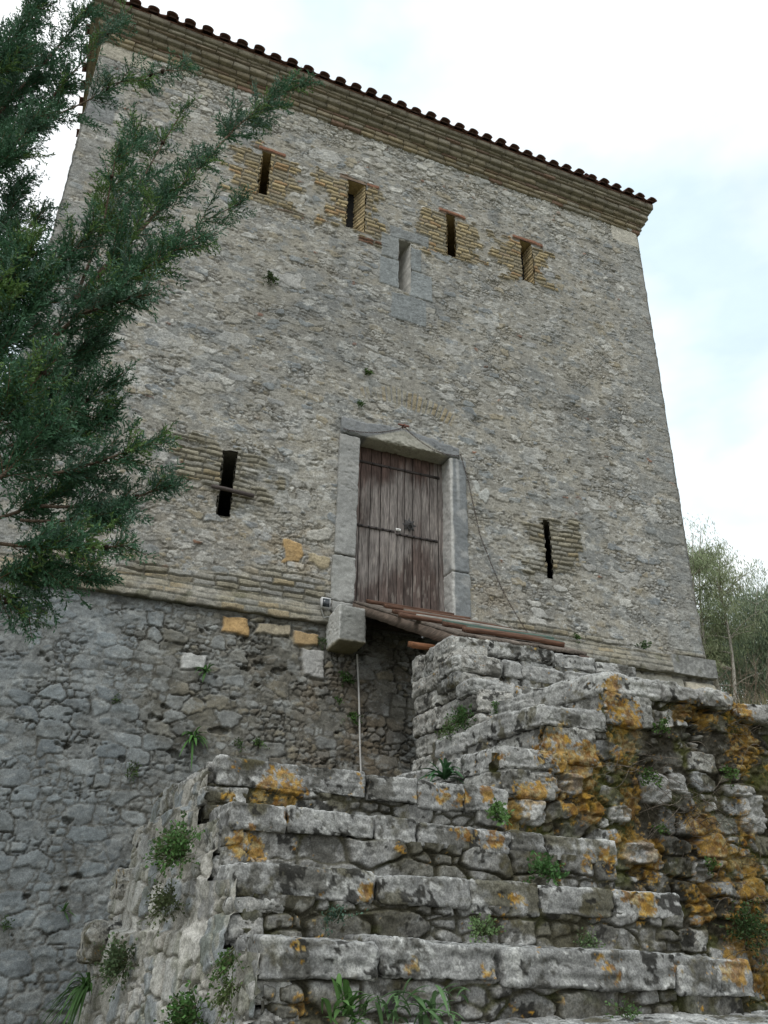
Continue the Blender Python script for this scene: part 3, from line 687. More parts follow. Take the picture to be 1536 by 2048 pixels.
# the leaf: ten upright boards
b = MB(); rs = np.random.RandomState(8)
edges = [3.20]; 
while edges[-1] < 4.56: edges.append(edges[-1] + rs.uniform(.105, .155))
edges[-1] = 4.62
def door_boards(xs_, z0, z1, yf):
    for k in range(len(xs_) - 1):
        w0, w1 = xs_[k] + .003, xs_[k + 1] - .003; nx_, nz_ = 9, 150
        X, Z = np.meshgrid(np.linspace(w0, w1, nx_), np.linspace(z0, z1, nz_))
        e = np.minimum(X - w0, w1 - X); y = yf + rs.uniform(-.004, .004) + .006 * sst(.008, 0, e)
        n = fbm2(X * 34, Z * 2.6, 400 + k, 4) * .7; big_ = fbm2(X * 2.2, Z * 1.1, 431, 4); sc = fbm2(X * 45, Z * 5, 440 + k, 3)
        t = rs.uniform(.75, 1.2)
        brown = np.array((.070, .048, .041)) * t; redb = np.array((.078, .043, .034)) * t; grey = np.array((.20, .18, .168))
        C = np.tile(brown, X.shape + (1,)); C = mixc(C, redb, sst(4.7, 5.6, Z + .25 * n + .2 * (rs.rand() - .5)) * .8)
        g = sst(-.15, .6, big_ + .35 * n - .6 * np.abs(Z - 4.75) + .35 + .35 * (X - 3.9)); C = mixc(C, grey, np.clip(g * .75 + .12, 0, 1))
        C = mixc(C, (.30, .27, .24), sst(.35, .6, sc) * sst(5.5, 4.6, Z) * .4); C = mixc(C, (.035, .022, .018), sst(.3, .6, -n) * .35)
        C = C * (1 + .15 * n)[..., None]
        P = np.stack([X, y + .003 * n, Z], -1); b.add(P.reshape(-1, 3), grid_faces(nx_, nz_), C.reshape(-1, 3))
        for xx, fl in ((w0, True), (w1, False)):
            b.add(np.array([[xx, yf + .004, z0], [xx, yf + .05, z0], [xx, yf + .05, z1], [xx, yf + .004, z1]]), [[0, 1, 2, 3]], (.02, .014, .012))
    b.add(np.array([[3.15, yf + .05, z0], [4.65, yf + .05, z0], [4.65, yf + .05, z1], [3.15, yf + .05, z1]]), [[0, 1, 2, 3]], (.015, .012, .01))
door_boards(edges, 3.46, 5.98, .2)
door = link('door', b.mesh('door', M_WOOD), tower)
def strap(x0, x1, z, dz=0.):
    b = MB(); b.box((x0, .188, z - .017), (x1, .205, z + .017), (.055, .045, .042), .002)
    for q in np.linspace(x0 + .06, x1 - .06, 6): b.box((q - .012, .180, z - .012), (q + .012, .19, z + .012), (.03, .028, .028), .002)
    link('iron_strap', b.mesh('iron_strap', M_IRON), door)
strap(3.22, 3.855, 4.655); strap(3.875, 4.5, 4.63); strap(3.22, 4.54, 5.625); strap(3.22, 3.6, 3.53)
# rosette knocker plate: eight-pointed star with a ring
b = MB(); n = 16; c0 = np.array([4.075, .19, 4.80]); t = np.linspace(0, 2 * math.pi, n, endpoint=False); r = np.where(np.arange(n) % 2 == 0, .11, .06)
rim = c0 + np.stack([np.cos(t) * r, np.full(n, .008), np.sin(t) * r], -1); inn = c0 + np.stack([np.cos(t) * .028, np.full(n, -.014), np.sin(t) * .028], -1); cen = c0 + np.stack([np.cos(t) * .012, np.full(n, -.03), np.sin(t) * .012], -1)
b.add(np.concatenate([rim, inn, cen]), [[i, (i + 1) % n, n + (i + 1) % n, n + i] for i in range(n)] + [[n + i, n + (i + 1) % n, 2 * n + (i + 1) % n, 2 * n + i] for i in range(n)], (.05, .048, .048))
t = np.linspace(0, 2 * math.pi, 20); b.tube(np.stack([c0[0] + np.cos(t) * .036, np.full(20, .165), c0[2] - .045 + np.sin(t) * .036], -1), .006, (.045, .043, .043))
link('door_knocker', b.mesh('door_knocker', M_IRON), door)
b = MB(); b.box((3.875, .186, 4.672), (3.945, .197, 4.71), (.70, .70, .68)); b.box((3.893, .1845, 4.686), (3.922, .1862, 4.698), (.25, .22, .2)); link('door_notice', b.mesh('door_notice', M_PAINT), door)
b = MB(); b.tube([(3.98, .19, 3.57), (3.97, .15, 3.60), (3.96, .15, 3.54), (3.99, .17, 3.5)], .008, (.03, .025, .025), cap=True); link('door_latch', b.mesh('door_latch', M_IRON), door)

# iron bar in the left slit
b = MB(); b.tube([(1.33, -.07, 4.66), (1.5, -.075, 4.655), (1.86, -.06, 4.645)], .027, (.075, .06, .055), 6, True)
link('iron_bar', b.mesh('iron_bar', M_IRON, True), None, label='rusty iron bar laid across the lower left arrow slit', category='iron bar')

# chain
b = MB(); rs = np.random.RandomState(3)
def cat(p, q, sag, n):
    p, q = np.array(p), np.array(q); t = np.linspace(0, 1, n)[:, None]; P = p + (q - p) * t; P[:, 2] -= (sag * 4 * t * (1 - t))[:, 0]; return P
hook = (3.87, -.10, 6.14)
runs = [cat((2.99, -.075, 5.90), hook, .07, 40), cat(hook, (4.74, -.09, 5.90), .13, 44),
        np.concatenate([cat((4.74, -.09, 5.90), (4.86, -.06, 5.55), .0, 16), cat((4.87, -.055, 5.52), (5.02, -.05, 4.75), .0, 32), cat((5.03, -.05, 4.72), (5.33, -.05, 3.99), .02, 34), cat((5.34, -.05, 3.97), (5.66, -.09, 3.42), .02, 26)])]
def link_ring(c, d, k):
    d = d / np.linalg.norm(d); s = np.cross(d, (0, 1, 0)); s /= np.linalg.norm(s); y = np.cross(s, d)
    s = s if k % 2 else y
    t = np.linspace(0, 2 * math.pi, 11); P = c + np.outer(np.cos(t) * .020, d) + np.outer(np.sin(t) * .009, s)
    b.tube(P, .0031, (.09, .07, .06), 5)
for rline in runs:
    seg = np.linalg.norm(np.diff(rline, axis=0), axis=1); cum = np.concatenate([[0], np.cumsum(seg)])
    for k, s_ in enumerate(np.arange(0, cum[-1], .032)):
        c = np.array([np.interp(s_, cum, rline[:, q]) for q in range(3)]); i = min(np.searchsorted(cum, s_), len(rline) - 2)
        link_ring(c, rline[i + 1] - rline[i] + 1e-6, k)
b.tube([(3.87, .02, 6.2), (3.87, -.09, 6.19), (3.87, -.105, 6.13)], .014, (.14, .06, .04), 6, True); b.box((3.78, -.075, 6.175), (3.95, -.055, 6.2), (.16, .07, .05), .004)
link('iron_chain', b.mesh('iron_chain', M_IRON, True), None, label='rusty iron chain swagged over the door lintel and hanging down right of the frame', category='chain')

# small floodlight at the ledge and the cable below the corbel
fl = thing('floodlight', (2.84, -.16, 3.31), 'small silver floodlight with dark glass beside the stone corbel', 'floodlight')
b = MB(); b.box((2.775, -.17, 3.30), (2.885, -.10, 3.43), (.5, .5, .5), .002); b.box((2.80, -.10, 3.34), (2.86, -.055, 3.40), (.3, .3, .3)); link('housing', b.mesh('housing', M_PAINT), fl)
b = MB(); b.box((2.787, -.176, 3.312), (2.873, -.171, 3.415), (.025, .03, .035)); link('lamp_glass', b.mesh('lamp_glass', M_GLASS), fl)
b = MB(); b.tube([(2.79, -.12, 3.30), (2.83, -.1, 3.2), (2.92, -.09, 3.23)], .008, (.5, .5, .48)); link('power_lead', b.mesh('power_lead', M_PAINT, True), fl)
b = MB(); zz = np.linspace(2.80, .5, 30); b.tube(np.stack([3.262 + .004 * np.sin(zz * 3) - (2.8 - zz) * .004, base_y(zz) - .055 + .006 * np.sin(zz * 5), zz], -1), .011, (.46, .45, .43), 6)
link('cable', b.mesh('cable', M_PAINT, True), None, label='pale grey cable running down the wall below the stone corbel', category='cable')

# ------------------------------------------------------------------ drawbridge
br = thing('wooden_drawbridge', (3.9, -.1, 3.44), 'worn wooden drawbridge of reddish and green slats sloping from the door to the stairs', 'drawbridge')
BA, BB = np.array([0, -.06, 3.455]), np.array([0, -2.82, 2.235])
def on_bridge(x, t, lift): 
    d = BB - BA; n = np.cross((1, 0, 0), d); n = n / np.linalg.norm(n); n = n if n[2] > 0 else -n
    return np.array([x, 0, 0]) + BA + d * t + n * lift
def slat(x0, x1, t, w, th, col, lift, name='plank', yaw=0., mat=None):
    L = np.linalg.norm(BB - BA); hw = w / L / 2; ns = 14; V = []
    r_ = np.random.RandomState(int(t * 997 + x0 * 71)); bend = r_.uniform(-.012, .012)
    for i, x in enumerate(np.linspace(x0, x1, ns)):
        tt = t + yaw * (x - x0); lf = lift + bend * math.sin(i / (ns - 1) * math.pi)
        V += [on_bridge(x, tt - hw, lf), on_bridge(x, tt + hw, lf), on_bridge(x, tt + hw, lf + th), on_bridge(x, tt - hw, lf + th)]
    V = np.array(V); F = []
    for i in range(ns - 1):
        for a in range(4): F.append([i * 4 + a, i * 4 + (a + 1) % 4, i * 4 + 4 + (a + 1) % 4, i * 4 + 4 + a])
    F += [[0, 3, 2, 1], [len(V) - 4, len(V) - 3, len(V) - 2, len(V) - 1]]
    b = MB(); b.add(V, F, np.array(col) * r_.uniform(.8, 1.2)); link(name, b.mesh(name, M_PLANK), br)
REDW, GREYW, GREENW = (.105, .055, .036), (.18, .155, .13), (.085, .135, .11)
for (x0, x1, t, w, col, lift, yaw) in [(3.34, 4.5, .045, .10, REDW, .034, 0), (3.40, 4.5, .20, .09, REDW, .034, 0), (3.46, 4.58, .36, .09, GREYW, .034, .003), (3.13, 4.5, .53, .11, REDW, .034, .003), (3.30, 4.5, .61, .09, (.30, .29, .26), .034, .006),
        (3.02, 4.46, .685, .12, REDW, .034, 0), (3.42, 4.62, .745, .12, GREENW, .04, .006), (3.33, 4.42, .81, .10, REDW, .034, 0), (3.5, 4.48, .87, .11, GREENW, .034, .008), (3.36, 4.4, .935, .10, REDW, .034, 0)]:
    slat(x0, x1, t, w, .045, col, lift, 'cleat', yaw)
def beam(x, w, h, col, t0=0., t1=1.02, lift=-.135, name='beam'):
    ns = 24; b = MB(); V = []
    for i, t in enumerate(np.linspace(t0, t1, ns)):
        p = on_bridge(x - w / 2, t, lift); q = on_bridge(x + w / 2, t, lift); p2 = on_bridge(x - w / 2, t, lift + h); q2 = on_bridge(x + w / 2, t, lift + h)
        V += [p, q, q2, p2]
    V = np.array(V) + .004 * np.random.RandomState(int(x * 100)).uniform(-1, 1, (ns * 4, 3)); F = []
    for i in range(ns - 1):
        for a in range(4): F.append([i * 4 + a, i * 4 + 4 + a, i * 4 + 4 + (a + 1) % 4, i * 4 + (a + 1) % 4])
    F += [[0, 1, 2, 3], [len(V) - 1, len(V) - 2, len(V) - 3, len(V) - 4]]
    b.add(V, F, col); link(name, b.mesh(name, M_BEAM), br)
beam(3.25, .085, .10, (.115, .088, .07), lift=-.10); beam(3.95, .09, .10, (.10, .075, .06), lift=-.10); beam(4.5, .09, .10, (.12, .085, .07), lift=-.10)
for k in range(8): beam(3.30 + .165 * k, .155, .03, np.array((.15, .125, .105)) * (.8 + .05 * ((k * 5) % 8)), .0, 1.0 + .012 * ((k * 3) % 4), .001, 'plank')
slat(2.98, 4.6, .84, .12, .05, (.17, .075, .035), -.20, 'cross_bar')
b = MB(); t = np.linspace(3.3, 4.8, 12); b.tube(np.stack([t, np.full(12, -.14), np.full(12, 3.20)], -1), .06, (.05, .04, .035), 10); link('axle', b.mesh('axle', M_WOOD, True), br)

# ------------------------------------------------------------------ staircase
stairs = thing('stone_staircase', (2.0, -4.5, -1.6), 'worn grey limestone staircase turning up toward the drawbridge', 'staircase')
LICH = [(3.56,-4.45,1.26,.10),(3.53,-4.45,1.40,.07),(3.62,-4.45,1.10,.09),(3.54,-4.45,.95,.07),(3.22,-4.45,.87,.13),(3.15,-4.45,.70,.11),(3.24,-4.45,1.02,.05),(4.27,-4.45,1.3,.09),(4.56,-4.45,1.42,.10),(4.66,-4.45,1.22,.10),(4.58,-4.45,1.05,.08),(4.06,-4.45,1.32,.06),
    (3.27,-4.45,.63,.07),(3.51,-4.45,.44,.09),(3.7,-4.45,.38,.11),(4.13,-4.45,.56,.11),(4.22,-4.45,.38,.10),(4.42,-4.45,.34,.10),(3.6,-4.45,.71,.08),(3.01,-4.45,1.0,.08),(4.46,-4.45,.12,.14),(4.05,-4.45,.12,.10),(4.31,-4.45,-.15,.12),(4.44,-4.45,-.3,.12),(2.84,-4.45,.72,.08),(2.69,-4.45,.55,.08),(4.5,-4.45,.62,.08),
    (1.2,-4.52,.69,.075),(1.28,-4.52,.6,.07),(1.18,-4.52,.58,.06),(.95,-4.52,.56,.035),(2.04,-4.52,.64,.035),(2.2,-4.52,.65,.045),(2.36,-4.52,.63,.04),(2.5,-4.52,.68,.04),(.94,-4.97,.31,.05),(1.04,-4.97,.28,.06),(1.21,-4.97,.31,.035),(1.15,-4.97,.42,.03),(2.12,-4.97,.42,.06),(2.3,-4.97,.39,.05),(1.75,-4.97,.33,.03),
    (1.41,-5.38,.09,.035),(2.18,-5.38,.09,.035),(2.78,-5.38,.15,.06),(2.9,-5.38,.1,.06),(2.6,-5.38,.02,.04),(1.02,-5.77,-.29,.045),(1.1,-5.38,-.02,.03),(2.34,-5.77,-.16,.05),(1.47,-5.77,-.16,.03),(3.05,-5.77,-.17,.07),(2.7,-5.77,-.18,.04),
    (2.85,-4.9,.3,.05),(3.0,-4.9,.33,.05)]
def stone_colour(P, seed, base=None, white=.5, lich=.0, dirt=.35, e=None, lk=1.0):
    """bare limestone with crustose lichens, black and orange growth; P (...,3)"""
    n1_ = fbm3(P, 2.3, seed, 3); n2_ = fbm3(P, 9, seed + 3, 5, .62); n3_ = fbm3(P, 38, seed + 5, 3, .6)
    C = np.empty(P.shape); C[:] = (.25, .25, .24) if base is None else base
    C = C * (1 + .18 * n1_ + .22 * n2_ + .26 * n3_)[..., None]
    C = mixc(C, (.39, .39, .37), sst(.28, .42, n2_ + .3 * n1_ + .35 * n3_) * white)
    C = mixc(C, (.48, .48, .46), sst(.42, .47, fbm3(P, 24, seed + 8, 3, .6)) * white * .85)
    C = mixc(C, (.17, .17, .165), sst(.24, .32, fbm3(P, 16, seed + 23, 4, .65)) * .55)
    Pc = P * np.array([1, 1, 2.2])
    C = mixc(C, (.05, .048, .042), sst(.035, .012, np.abs(fbm3(Pc, 3.6, seed + 27, 4, .55))) * sst(-.1, .25, fbm3(P, 2.5, seed + 29, 2)) * .8)
    C = mixc(C, (.075, .072, .062), sst(.22, .36, fbm3(P, 6, seed + 11, 5, .66) + .2 * n3_ + (dirt - .35)) * .82)
    C = mixc(C, (.062, .054, .024), sst(.22, .46, fbm3(P, 4.5, seed + 19, 5, .62) + (dirt - .40)) * .75)
    C = mixc(C, (.024, .023, .02), sst(.44, .49, fbm3(P, 11, seed + 14, 4, .66) + (dirt - .35) * .5) * .9)
    L = np.zeros(P.shape[:-1])
    for (x, y, z, s) in LICH:
        d2 = ((P[..., 0] - x) ** 2 + ((P[..., 1] - y) * .35) ** 2 + (P[..., 2] - z) ** 2) / (s * 1.3) ** 2
        L += np.exp(-d2)
    m = np.clip(L * 1.2, 0, 1) * .58 * lk + lich + .55 * fbm3(P, 10, 901, 5, .66) + .36 * fbm3(P, 48, 905, 3, .7)
    f = sst(.52, .58, m + .10 * n3_)
    oc = mixc(np.broadcast_to(np.array((.34, .19, .024)), P.shape).copy(), (.17, .08, .012), sst(-.3, .4, fbm3(P, 18, 911, 3)))
    oc = mixc(oc, (.33, .27, .13), sst(.15, .35, fbm3(P, 34, 915, 3, .65)) * .7) * (1 + .25 * n3_)[..., None]
    C = mixc(C, oc, f * .82)
    return C, f
def step_front(name, x0, x1, y, z0, z1, seed, parent, tilt):
    """riser masonry of one step"""
    res = .0065
    xs = np.arange(x0, x1, res); zs = np.arange(z0, z1, res); U, Z = np.meshgrid(xs, zs)
    e, idr, dx, dy, sm = rubble(U, Z + seed * .37, 500 + seed, .28, .12, .025, .32, .6, 4.0)
    r3 = rid(idr, 3); r1 = rid(idr, 1)
    fine = fbm2(U * 14, Z * 16, seed, 4); med = fbm2(U * 3, Z * 3, seed + 1, 3); ff = fbm2(U * 45, Z * 45, seed + 2, 2)
    ex = sst(.15, .35, r1 + .2 * med)
    H = sst(.02, .12, e) * ex * (.014 + .016 * r3) + .007 * fine + .010 * med + .004 * ff - .018 * sst(.10, 0, e) * (.3 + .7 * sst(-.2, .3, med))
    Zt = Z + tilt * (U - x0)
    P = np.stack([U, y - H, Zt], -1)
    C, f = stone_colour(P, seed, (.19, .187, .175), .42, .05, .50)
    moss = sst(.14, .02, e) * .8 + sst(.05, .5, med + .3 * fine) * .55
    C = mixc(C, (.055, .05, .03), np.clip(moss, 0, .9) * (1 - f * .8)); C = mixc(C, (.05, .055, .018), sst(.3, .6, fbm2(U * 6, Z * 6, seed + 7, 3)) * moss * .6)
    P[..., 1] -= f * .006
    return link(name, mesh_np(name, P.reshape(-1, 3), grid_faces(len(xs), len(zs)), C.reshape(-1, 3), M_STEP), parent)
def tread(name, lo, hi, seed, parent, tilt=0., x0=0., rnd=.035, amp=.016, base=None, white=.75, warp=None, dirt=.36, res=.0075):
    def wf(Q):
        Q = Q.copy(); Q[:, 2] += tilt * (Q[:, 0] - x0)
        return warp(Q) if warp else Q
    V, F = rock(lo, hi, seed, res, rnd, amp, .007, wf, .006)
    C, f = stone_colour(V, seed, base, white, .06, dirt)
    V = V.copy()
    return link(name, mesh_np(name, V, F, C, M_STEP), parent)
rs = np.random.RandomState(77)
FIRST = [  # riser y, top z at left, tilt, x0, x1, next riser y, slabs (x breaks), slab height
    (-6.12, -.362, .012, .92, 3.35, -5.75, [.92, 1.5, 2.1, 2.75, 3.35], .12),
    (-5.755, -.064, -.028, .855, 3.12, -5.36, [.855, 1.325, 1.84, 2.70, 3.12], .145),
    (-5.365, .194, -.020, .835, 3.13, -4.95, [.835, 1.47, 1.93, 2.30, 2.72, 3.13], .135),
    (-4.955, .478, -.025, .875, 3.08, -4.50, [.875, 1.16, 1.62, 1.86, 2.40, 2.62, 3.08], .13),
    (-4.505, .752, -.017, .885, 2.66, -3.6, [.885, 1.74, 2.05, 2.36, 2.66], .15)]
for k, (y, zt, tilt, x0, x1, yn, brk, hs) in enumerate(FIRST):
    zb = FIRST[k - 1][1] - .06 if k else -.75
    st = step_front('step', (.93, .885, .86, .85, .84)[k], x1 - .02, y + .035, zb, zt - hs + .03, 43 + k, stairs, tilt)
    for q in range(len(brk) - 1):
        a, c = brk[q] + .004, brk[q + 1] - .004; dh = rs.uniform(-.012, .012); hh = hs * rs.uniform(.88, 1.12)
        yy = y + rs.uniform(-.018, .018); dark = rs.rand()
        bs = np.array((.275, .275, .265)) * rs.uniform(.85, 1.12)
        tread('tread_stone', (a, yy, zt + dh - hh), (c, min(yn + .06, y + .62), zt + dh), 600 + k * 20 + q, st, tilt, x0, .017, .008, bs, .8, None, .34 + .12 * dark)
    if k:      # corner blocks that tie the riser to the side wall
        za, zc, xl = FIRST[k - 1][1] - .05, zt - hs + .015, (0, .838, .822, .826, .832)[k]
        zm = za + (zc - za) * (.55, .62, .45, .5)[k - 1]
        for (z0_, z1_, w_) in ((za, zm - .003, .15 + .05 * (k % 2)), (zm + .003, zc, .24 - .07 * (k % 2))):
            tread('corner_stone', (xl, y + .012, z0_), (xl + w_, y + .30, z1_), 560 + k * 3 + int(w_ * 10), st, 0, 0, .02, .009, np.array((.31, .305, .285)) * rs.uniform(.85, 1.1), .7, None, .36)
    # earth behind the slabs
    b = MB(); b.box((x0 + .08, y + .12, zb - .5), (x1 - .08, yn + .1, zt - .10), (.10, .09, .065)); link('fill', b.mesh('fill', M_EARTH), st)
# landing fill behind
b = MB(); b.box((.98, -4.0, -1.6), (3.0, -2.75, .70), (.1, .09, .065)); link('landing', b.mesh('landing', M_EARTH), stairs)
# left flank
def build_flank():
    res = .0085
    ys = np.arange(-6.1, -2.70, res); zs = np.arange(-1.65, .80, res); Y, Z = np.meshgrid(ys, zs)
    k = np.clip((Y + 5.75) / 3, 0, 1)
    e, idr, dx, dy, sm = rubble(Y, Z, 721, .26, .17, .035, .45)
    r1 = rid(idr, 1); r2 = rid(idr, 2); r3 = rid(idr, 3); r4 = rid(idr, 4)
    fine = fbm2(Y * 11, Z * 11, 723, 4); med = fbm2(Y * 2.5, Z * 2.5, 725, 4); ff = fbm2(Y * 36, Z * 36, 727, 3)
    led = 0
    for zl in (.53, .26, -.07): led = led + sst(.008, -.008, Z - zl - .03 * vn2(Y * 4, Z * 0, int(zl * 100) + 40))
    X = .87 - .06 * k - k * (.085 * led) - .05 * sst(.2, -1.2, Z)
    ex = sst(.2, .5, r1 + .2 * med)
    H = sst(.02, .11, e) * ex * (.008 + .012 * r3) + .022 * ex * ((r1 - .5) * dx + (r4 - .5) * dy) + .006 * fine + .012 * med + .005 * ff - .016 * sst(.09, 0, e) * sst(-.2, .3, med + .2)
    P = np.stack([X - H, Y, Z], -1)
    C = np.empty(P.shape); C[:] = (.27, .26, .23)
    C *= (1 + .15 * med + .15 * fine + .2 * ff)[..., None]
    st = palette(r2, [(.29, .29, .28), (.21, .225, .23), (.39, .38, .35), (.245, .245, .24), (.33, .315, .285), (.19, .205, .21)])
    C = mixc(C, st * (1 + .2 * fine + .2 * ff)[..., None], sst(.05, .12, e + .04 * fine) * ex * .95)
    C = mixc(C, (.12, .11, .09), sst(.055, .02, e) * sst(-.3, .2, med + .4 * fine) * .85)
    C = mixc(C, (.46, .445, .41), sst(.34, .42, fbm2(Y * 4, Z * 2.5, 731, 4, .62)) * .55)
    C = mixc(C, (.11, .10, .07), sst(.09, 0, e) * sst(-.1, .4, med + .1) * .7); C = mixc(C, (.09, .10, .045), sst(.35, .6, fbm2(Y * 5, Z * 5, 735, 4)) * .35)
    tz = np.full(ys.shape, .70)
    for (y, zt) in ((-4.505, .41), (-4.955, .14), (-5.365, -.12), (-5.755, -.37)): tz = np.where(ys < y - .015, zt, tz)
    keep = Z < tz[None, :] + .0
    link('side_wall', mesh_np('side_wall', P.reshape(-1, 3), grid_faces(len(ys), len(zs), keep, flip=True), C.reshape(-1, 3), M_STEP), stairs)
build_flank()
# copings along the flank's receding edges and the back end stones of each ledge
for (y0, y1, xl, zt, hh, sd_) in [(-4.42, -3.95, .845, .745, .16, 1), (-3.93, -3.5, .83, .74, .15, 2), (-3.48, -3.1, .815, .748, .17, 3), (-3.08, -2.74, .80, .74, .16, 4)]:
    tread('coping_stone', (xl - .005, y0, zt - hh), (xl + .33, y1, zt), 660 + sd_, stairs, 0, 0, .04, .016, (.31, .305, .29), .7)
# last stones at the back of the lower ledges
for (y0, y1, x0, x1, z0, z1, sd_) in [(-3.05, -2.72, .70, .98, .36, .53, 1), (-3.1, -2.72, .615, .95, .07, .26, 2), (-3.2, -2.72, .47, .9, -.28, -.06, 3)]:
    tread('coping_stone', (x0, y0, z0), (x1, y1, z1), 680 + sd_, stairs, 0, 0, .05, .02, (.34, .325, .29), .7)

# second flight: three steps rising to the right, fronted by the lichen wall
def quad_warp(f):   # skew in plan so that the riser line runs the way the photograph shows
    return lambda Q: np.stack([Q[:, 0] + f * (Q[:, 1] + 4.45), Q[:, 1], Q[:, 2]], -1)
SEC = [(2.60, .985, -.075, .76, -3.08, [-4.50, -4.02, -3.55, -3.05]), (2.93, 1.275, -.13, 1.0, -3.26, [-4.50, -3.95, -3.6, -3.2]), (3.43, 1.545, -.26, 1.28, -3.38, [-4.50, -3.85, -3.35])]
for k, (x, zt, sk, zb, yb_, brk) in enumerate(SEC):
    st = None
    xn = SEC[k + 1][0] + .12 if k < 2 else 4.0
    b = MB(); V = np.array([[x + .06, -4.42, zb - .3], [xn, -4.42, zb - .3], [xn - .2, -3.1, zb - .3], [x + .06 + sk * 1.3, -3.1, zb - .3], [x + .06, -4.42, zt - .04], [xn, -4.42, zt - .04], [xn - .2, -3.1, zt - .04], [x + .06 + sk * 1.3, -3.1, zt - .04]])
    b.add(V, [[0,3,2,1],[4,5,6,7],[0,1,5,4],[1,2,6,5],[2,3,7,6],[3,0,4,7]], (.11, .1, .075))
    st = link('step', b.mesh('step', M_EARTH), stairs)
    for q in range(len(brk) - 1):
        dh = rs.uniform(-.012, .012) - (.02 if q == len(brk) - 2 else 0)
        tread('tread_stone', (x + rs.uniform(-.015, .015), brk[q] + .004, zt + dh - .15), (x + .5, brk[q + 1] - .004, zt + dh), 640 + k * 10 + q, st, 0, 0, .03, .011, np.array((.30, .298, .285)) * rs.uniform(.9, 1.1), .75, quad_warp(sk), .25)
        tread('riser_stone', (x + .025, brk[q] + .004 + (.03 if q else .0), zb - .10), (x + .4, brk[q + 1] - .004, zt - .145), 670 + k * 10 + q, st, 0, 0, .03, .012, np.array((.27, .265, .245)) * rs.uniform(.85, 1.1), .6, quad_warp(sk), .33)
# third flight D, E, F with the pier that carries the drawbridge
THIRD = [(-3.42, 3.03, 1.72, [3.02, 3.42, 3.75, 4.15, 4.7], -3.15), (-3.20, 3.01, 1.965, [3.0, 3.45, 3.62, 4.05, 4.55, 5.0], -2.9), (-2.98, 3.05, 2.19, [3.05, 3.75, 4.1, 4.55, 5.0], -2.2)]
for k, (y, x, zt, brk, yn) in enumerate(THIRD):
    b = MB(); b.box((x + .1, y + .08, 1.2), (5.0, -2.25, zt - .05), (.11, .1, .08)); st = link('step', b.mesh('step', M_EARTH), stairs)
    for q in range(len(brk) - 1):
        dh = rs.uniform(-.015, .012) - .015 * q
        tread('tread_stone', (brk[q] + .004, y + rs.uniform(-.02, .02), zt + dh - .135), (brk[q + 1] - .004, yn + .05 if k < 2 else -2.55, zt + dh), 740 + k * 10 + q, st, 0, 0, .03, .011, np.array((.30, .298, .285)) * rs.uniform(.9, 1.1), .75, None, .27)
        if q < 3: tread('riser_stone', (brk[q] + .012, y + .03, zt - .27), (brk[q + 1] - .004, yn + .1, zt - .14), 780 + k * 10 + q, st, 0, 0, .03, .012, np.array((.24, .24, .23)) * rs.uniform(.85, 1.1), .5, None, .38)
# pier: stacked blocks seen from its left side
b = MB(); b.box((3.17, -2.9, -1.4), (5.0, -2.28, 2.02), (.13, .12, .1)); pier = link('pier', b.mesh('pier', M_EARTH), stairs)
z = .45; row = 0
while z < 2.15:
    h = rs.uniform(.13, .21) if z < 1.95 else 2.175 - z
    if z + h > 2.08: h = 2.175 - z
    y = -2.2; yf = -3.02 if z > 1.85 else -3.22 if z > 1.6 else -3.45
    while y > yf + .05:
        l = min(rs.uniform(.18, .42), y - yf)
        if y - l - yf < .12: l = y - yf
        tread('pier_stone', (3.06 + rs.uniform(-.02, .02), y - l + .004, z + .003), (3.4, y - .004, z + h - .003), 800 + row, pier, 0, 0, .03, .014, np.array((.33, .32, .295)) * rs.uniform(.85, 1.15), .7, None, .28); row += 1; y -= l
    z += h
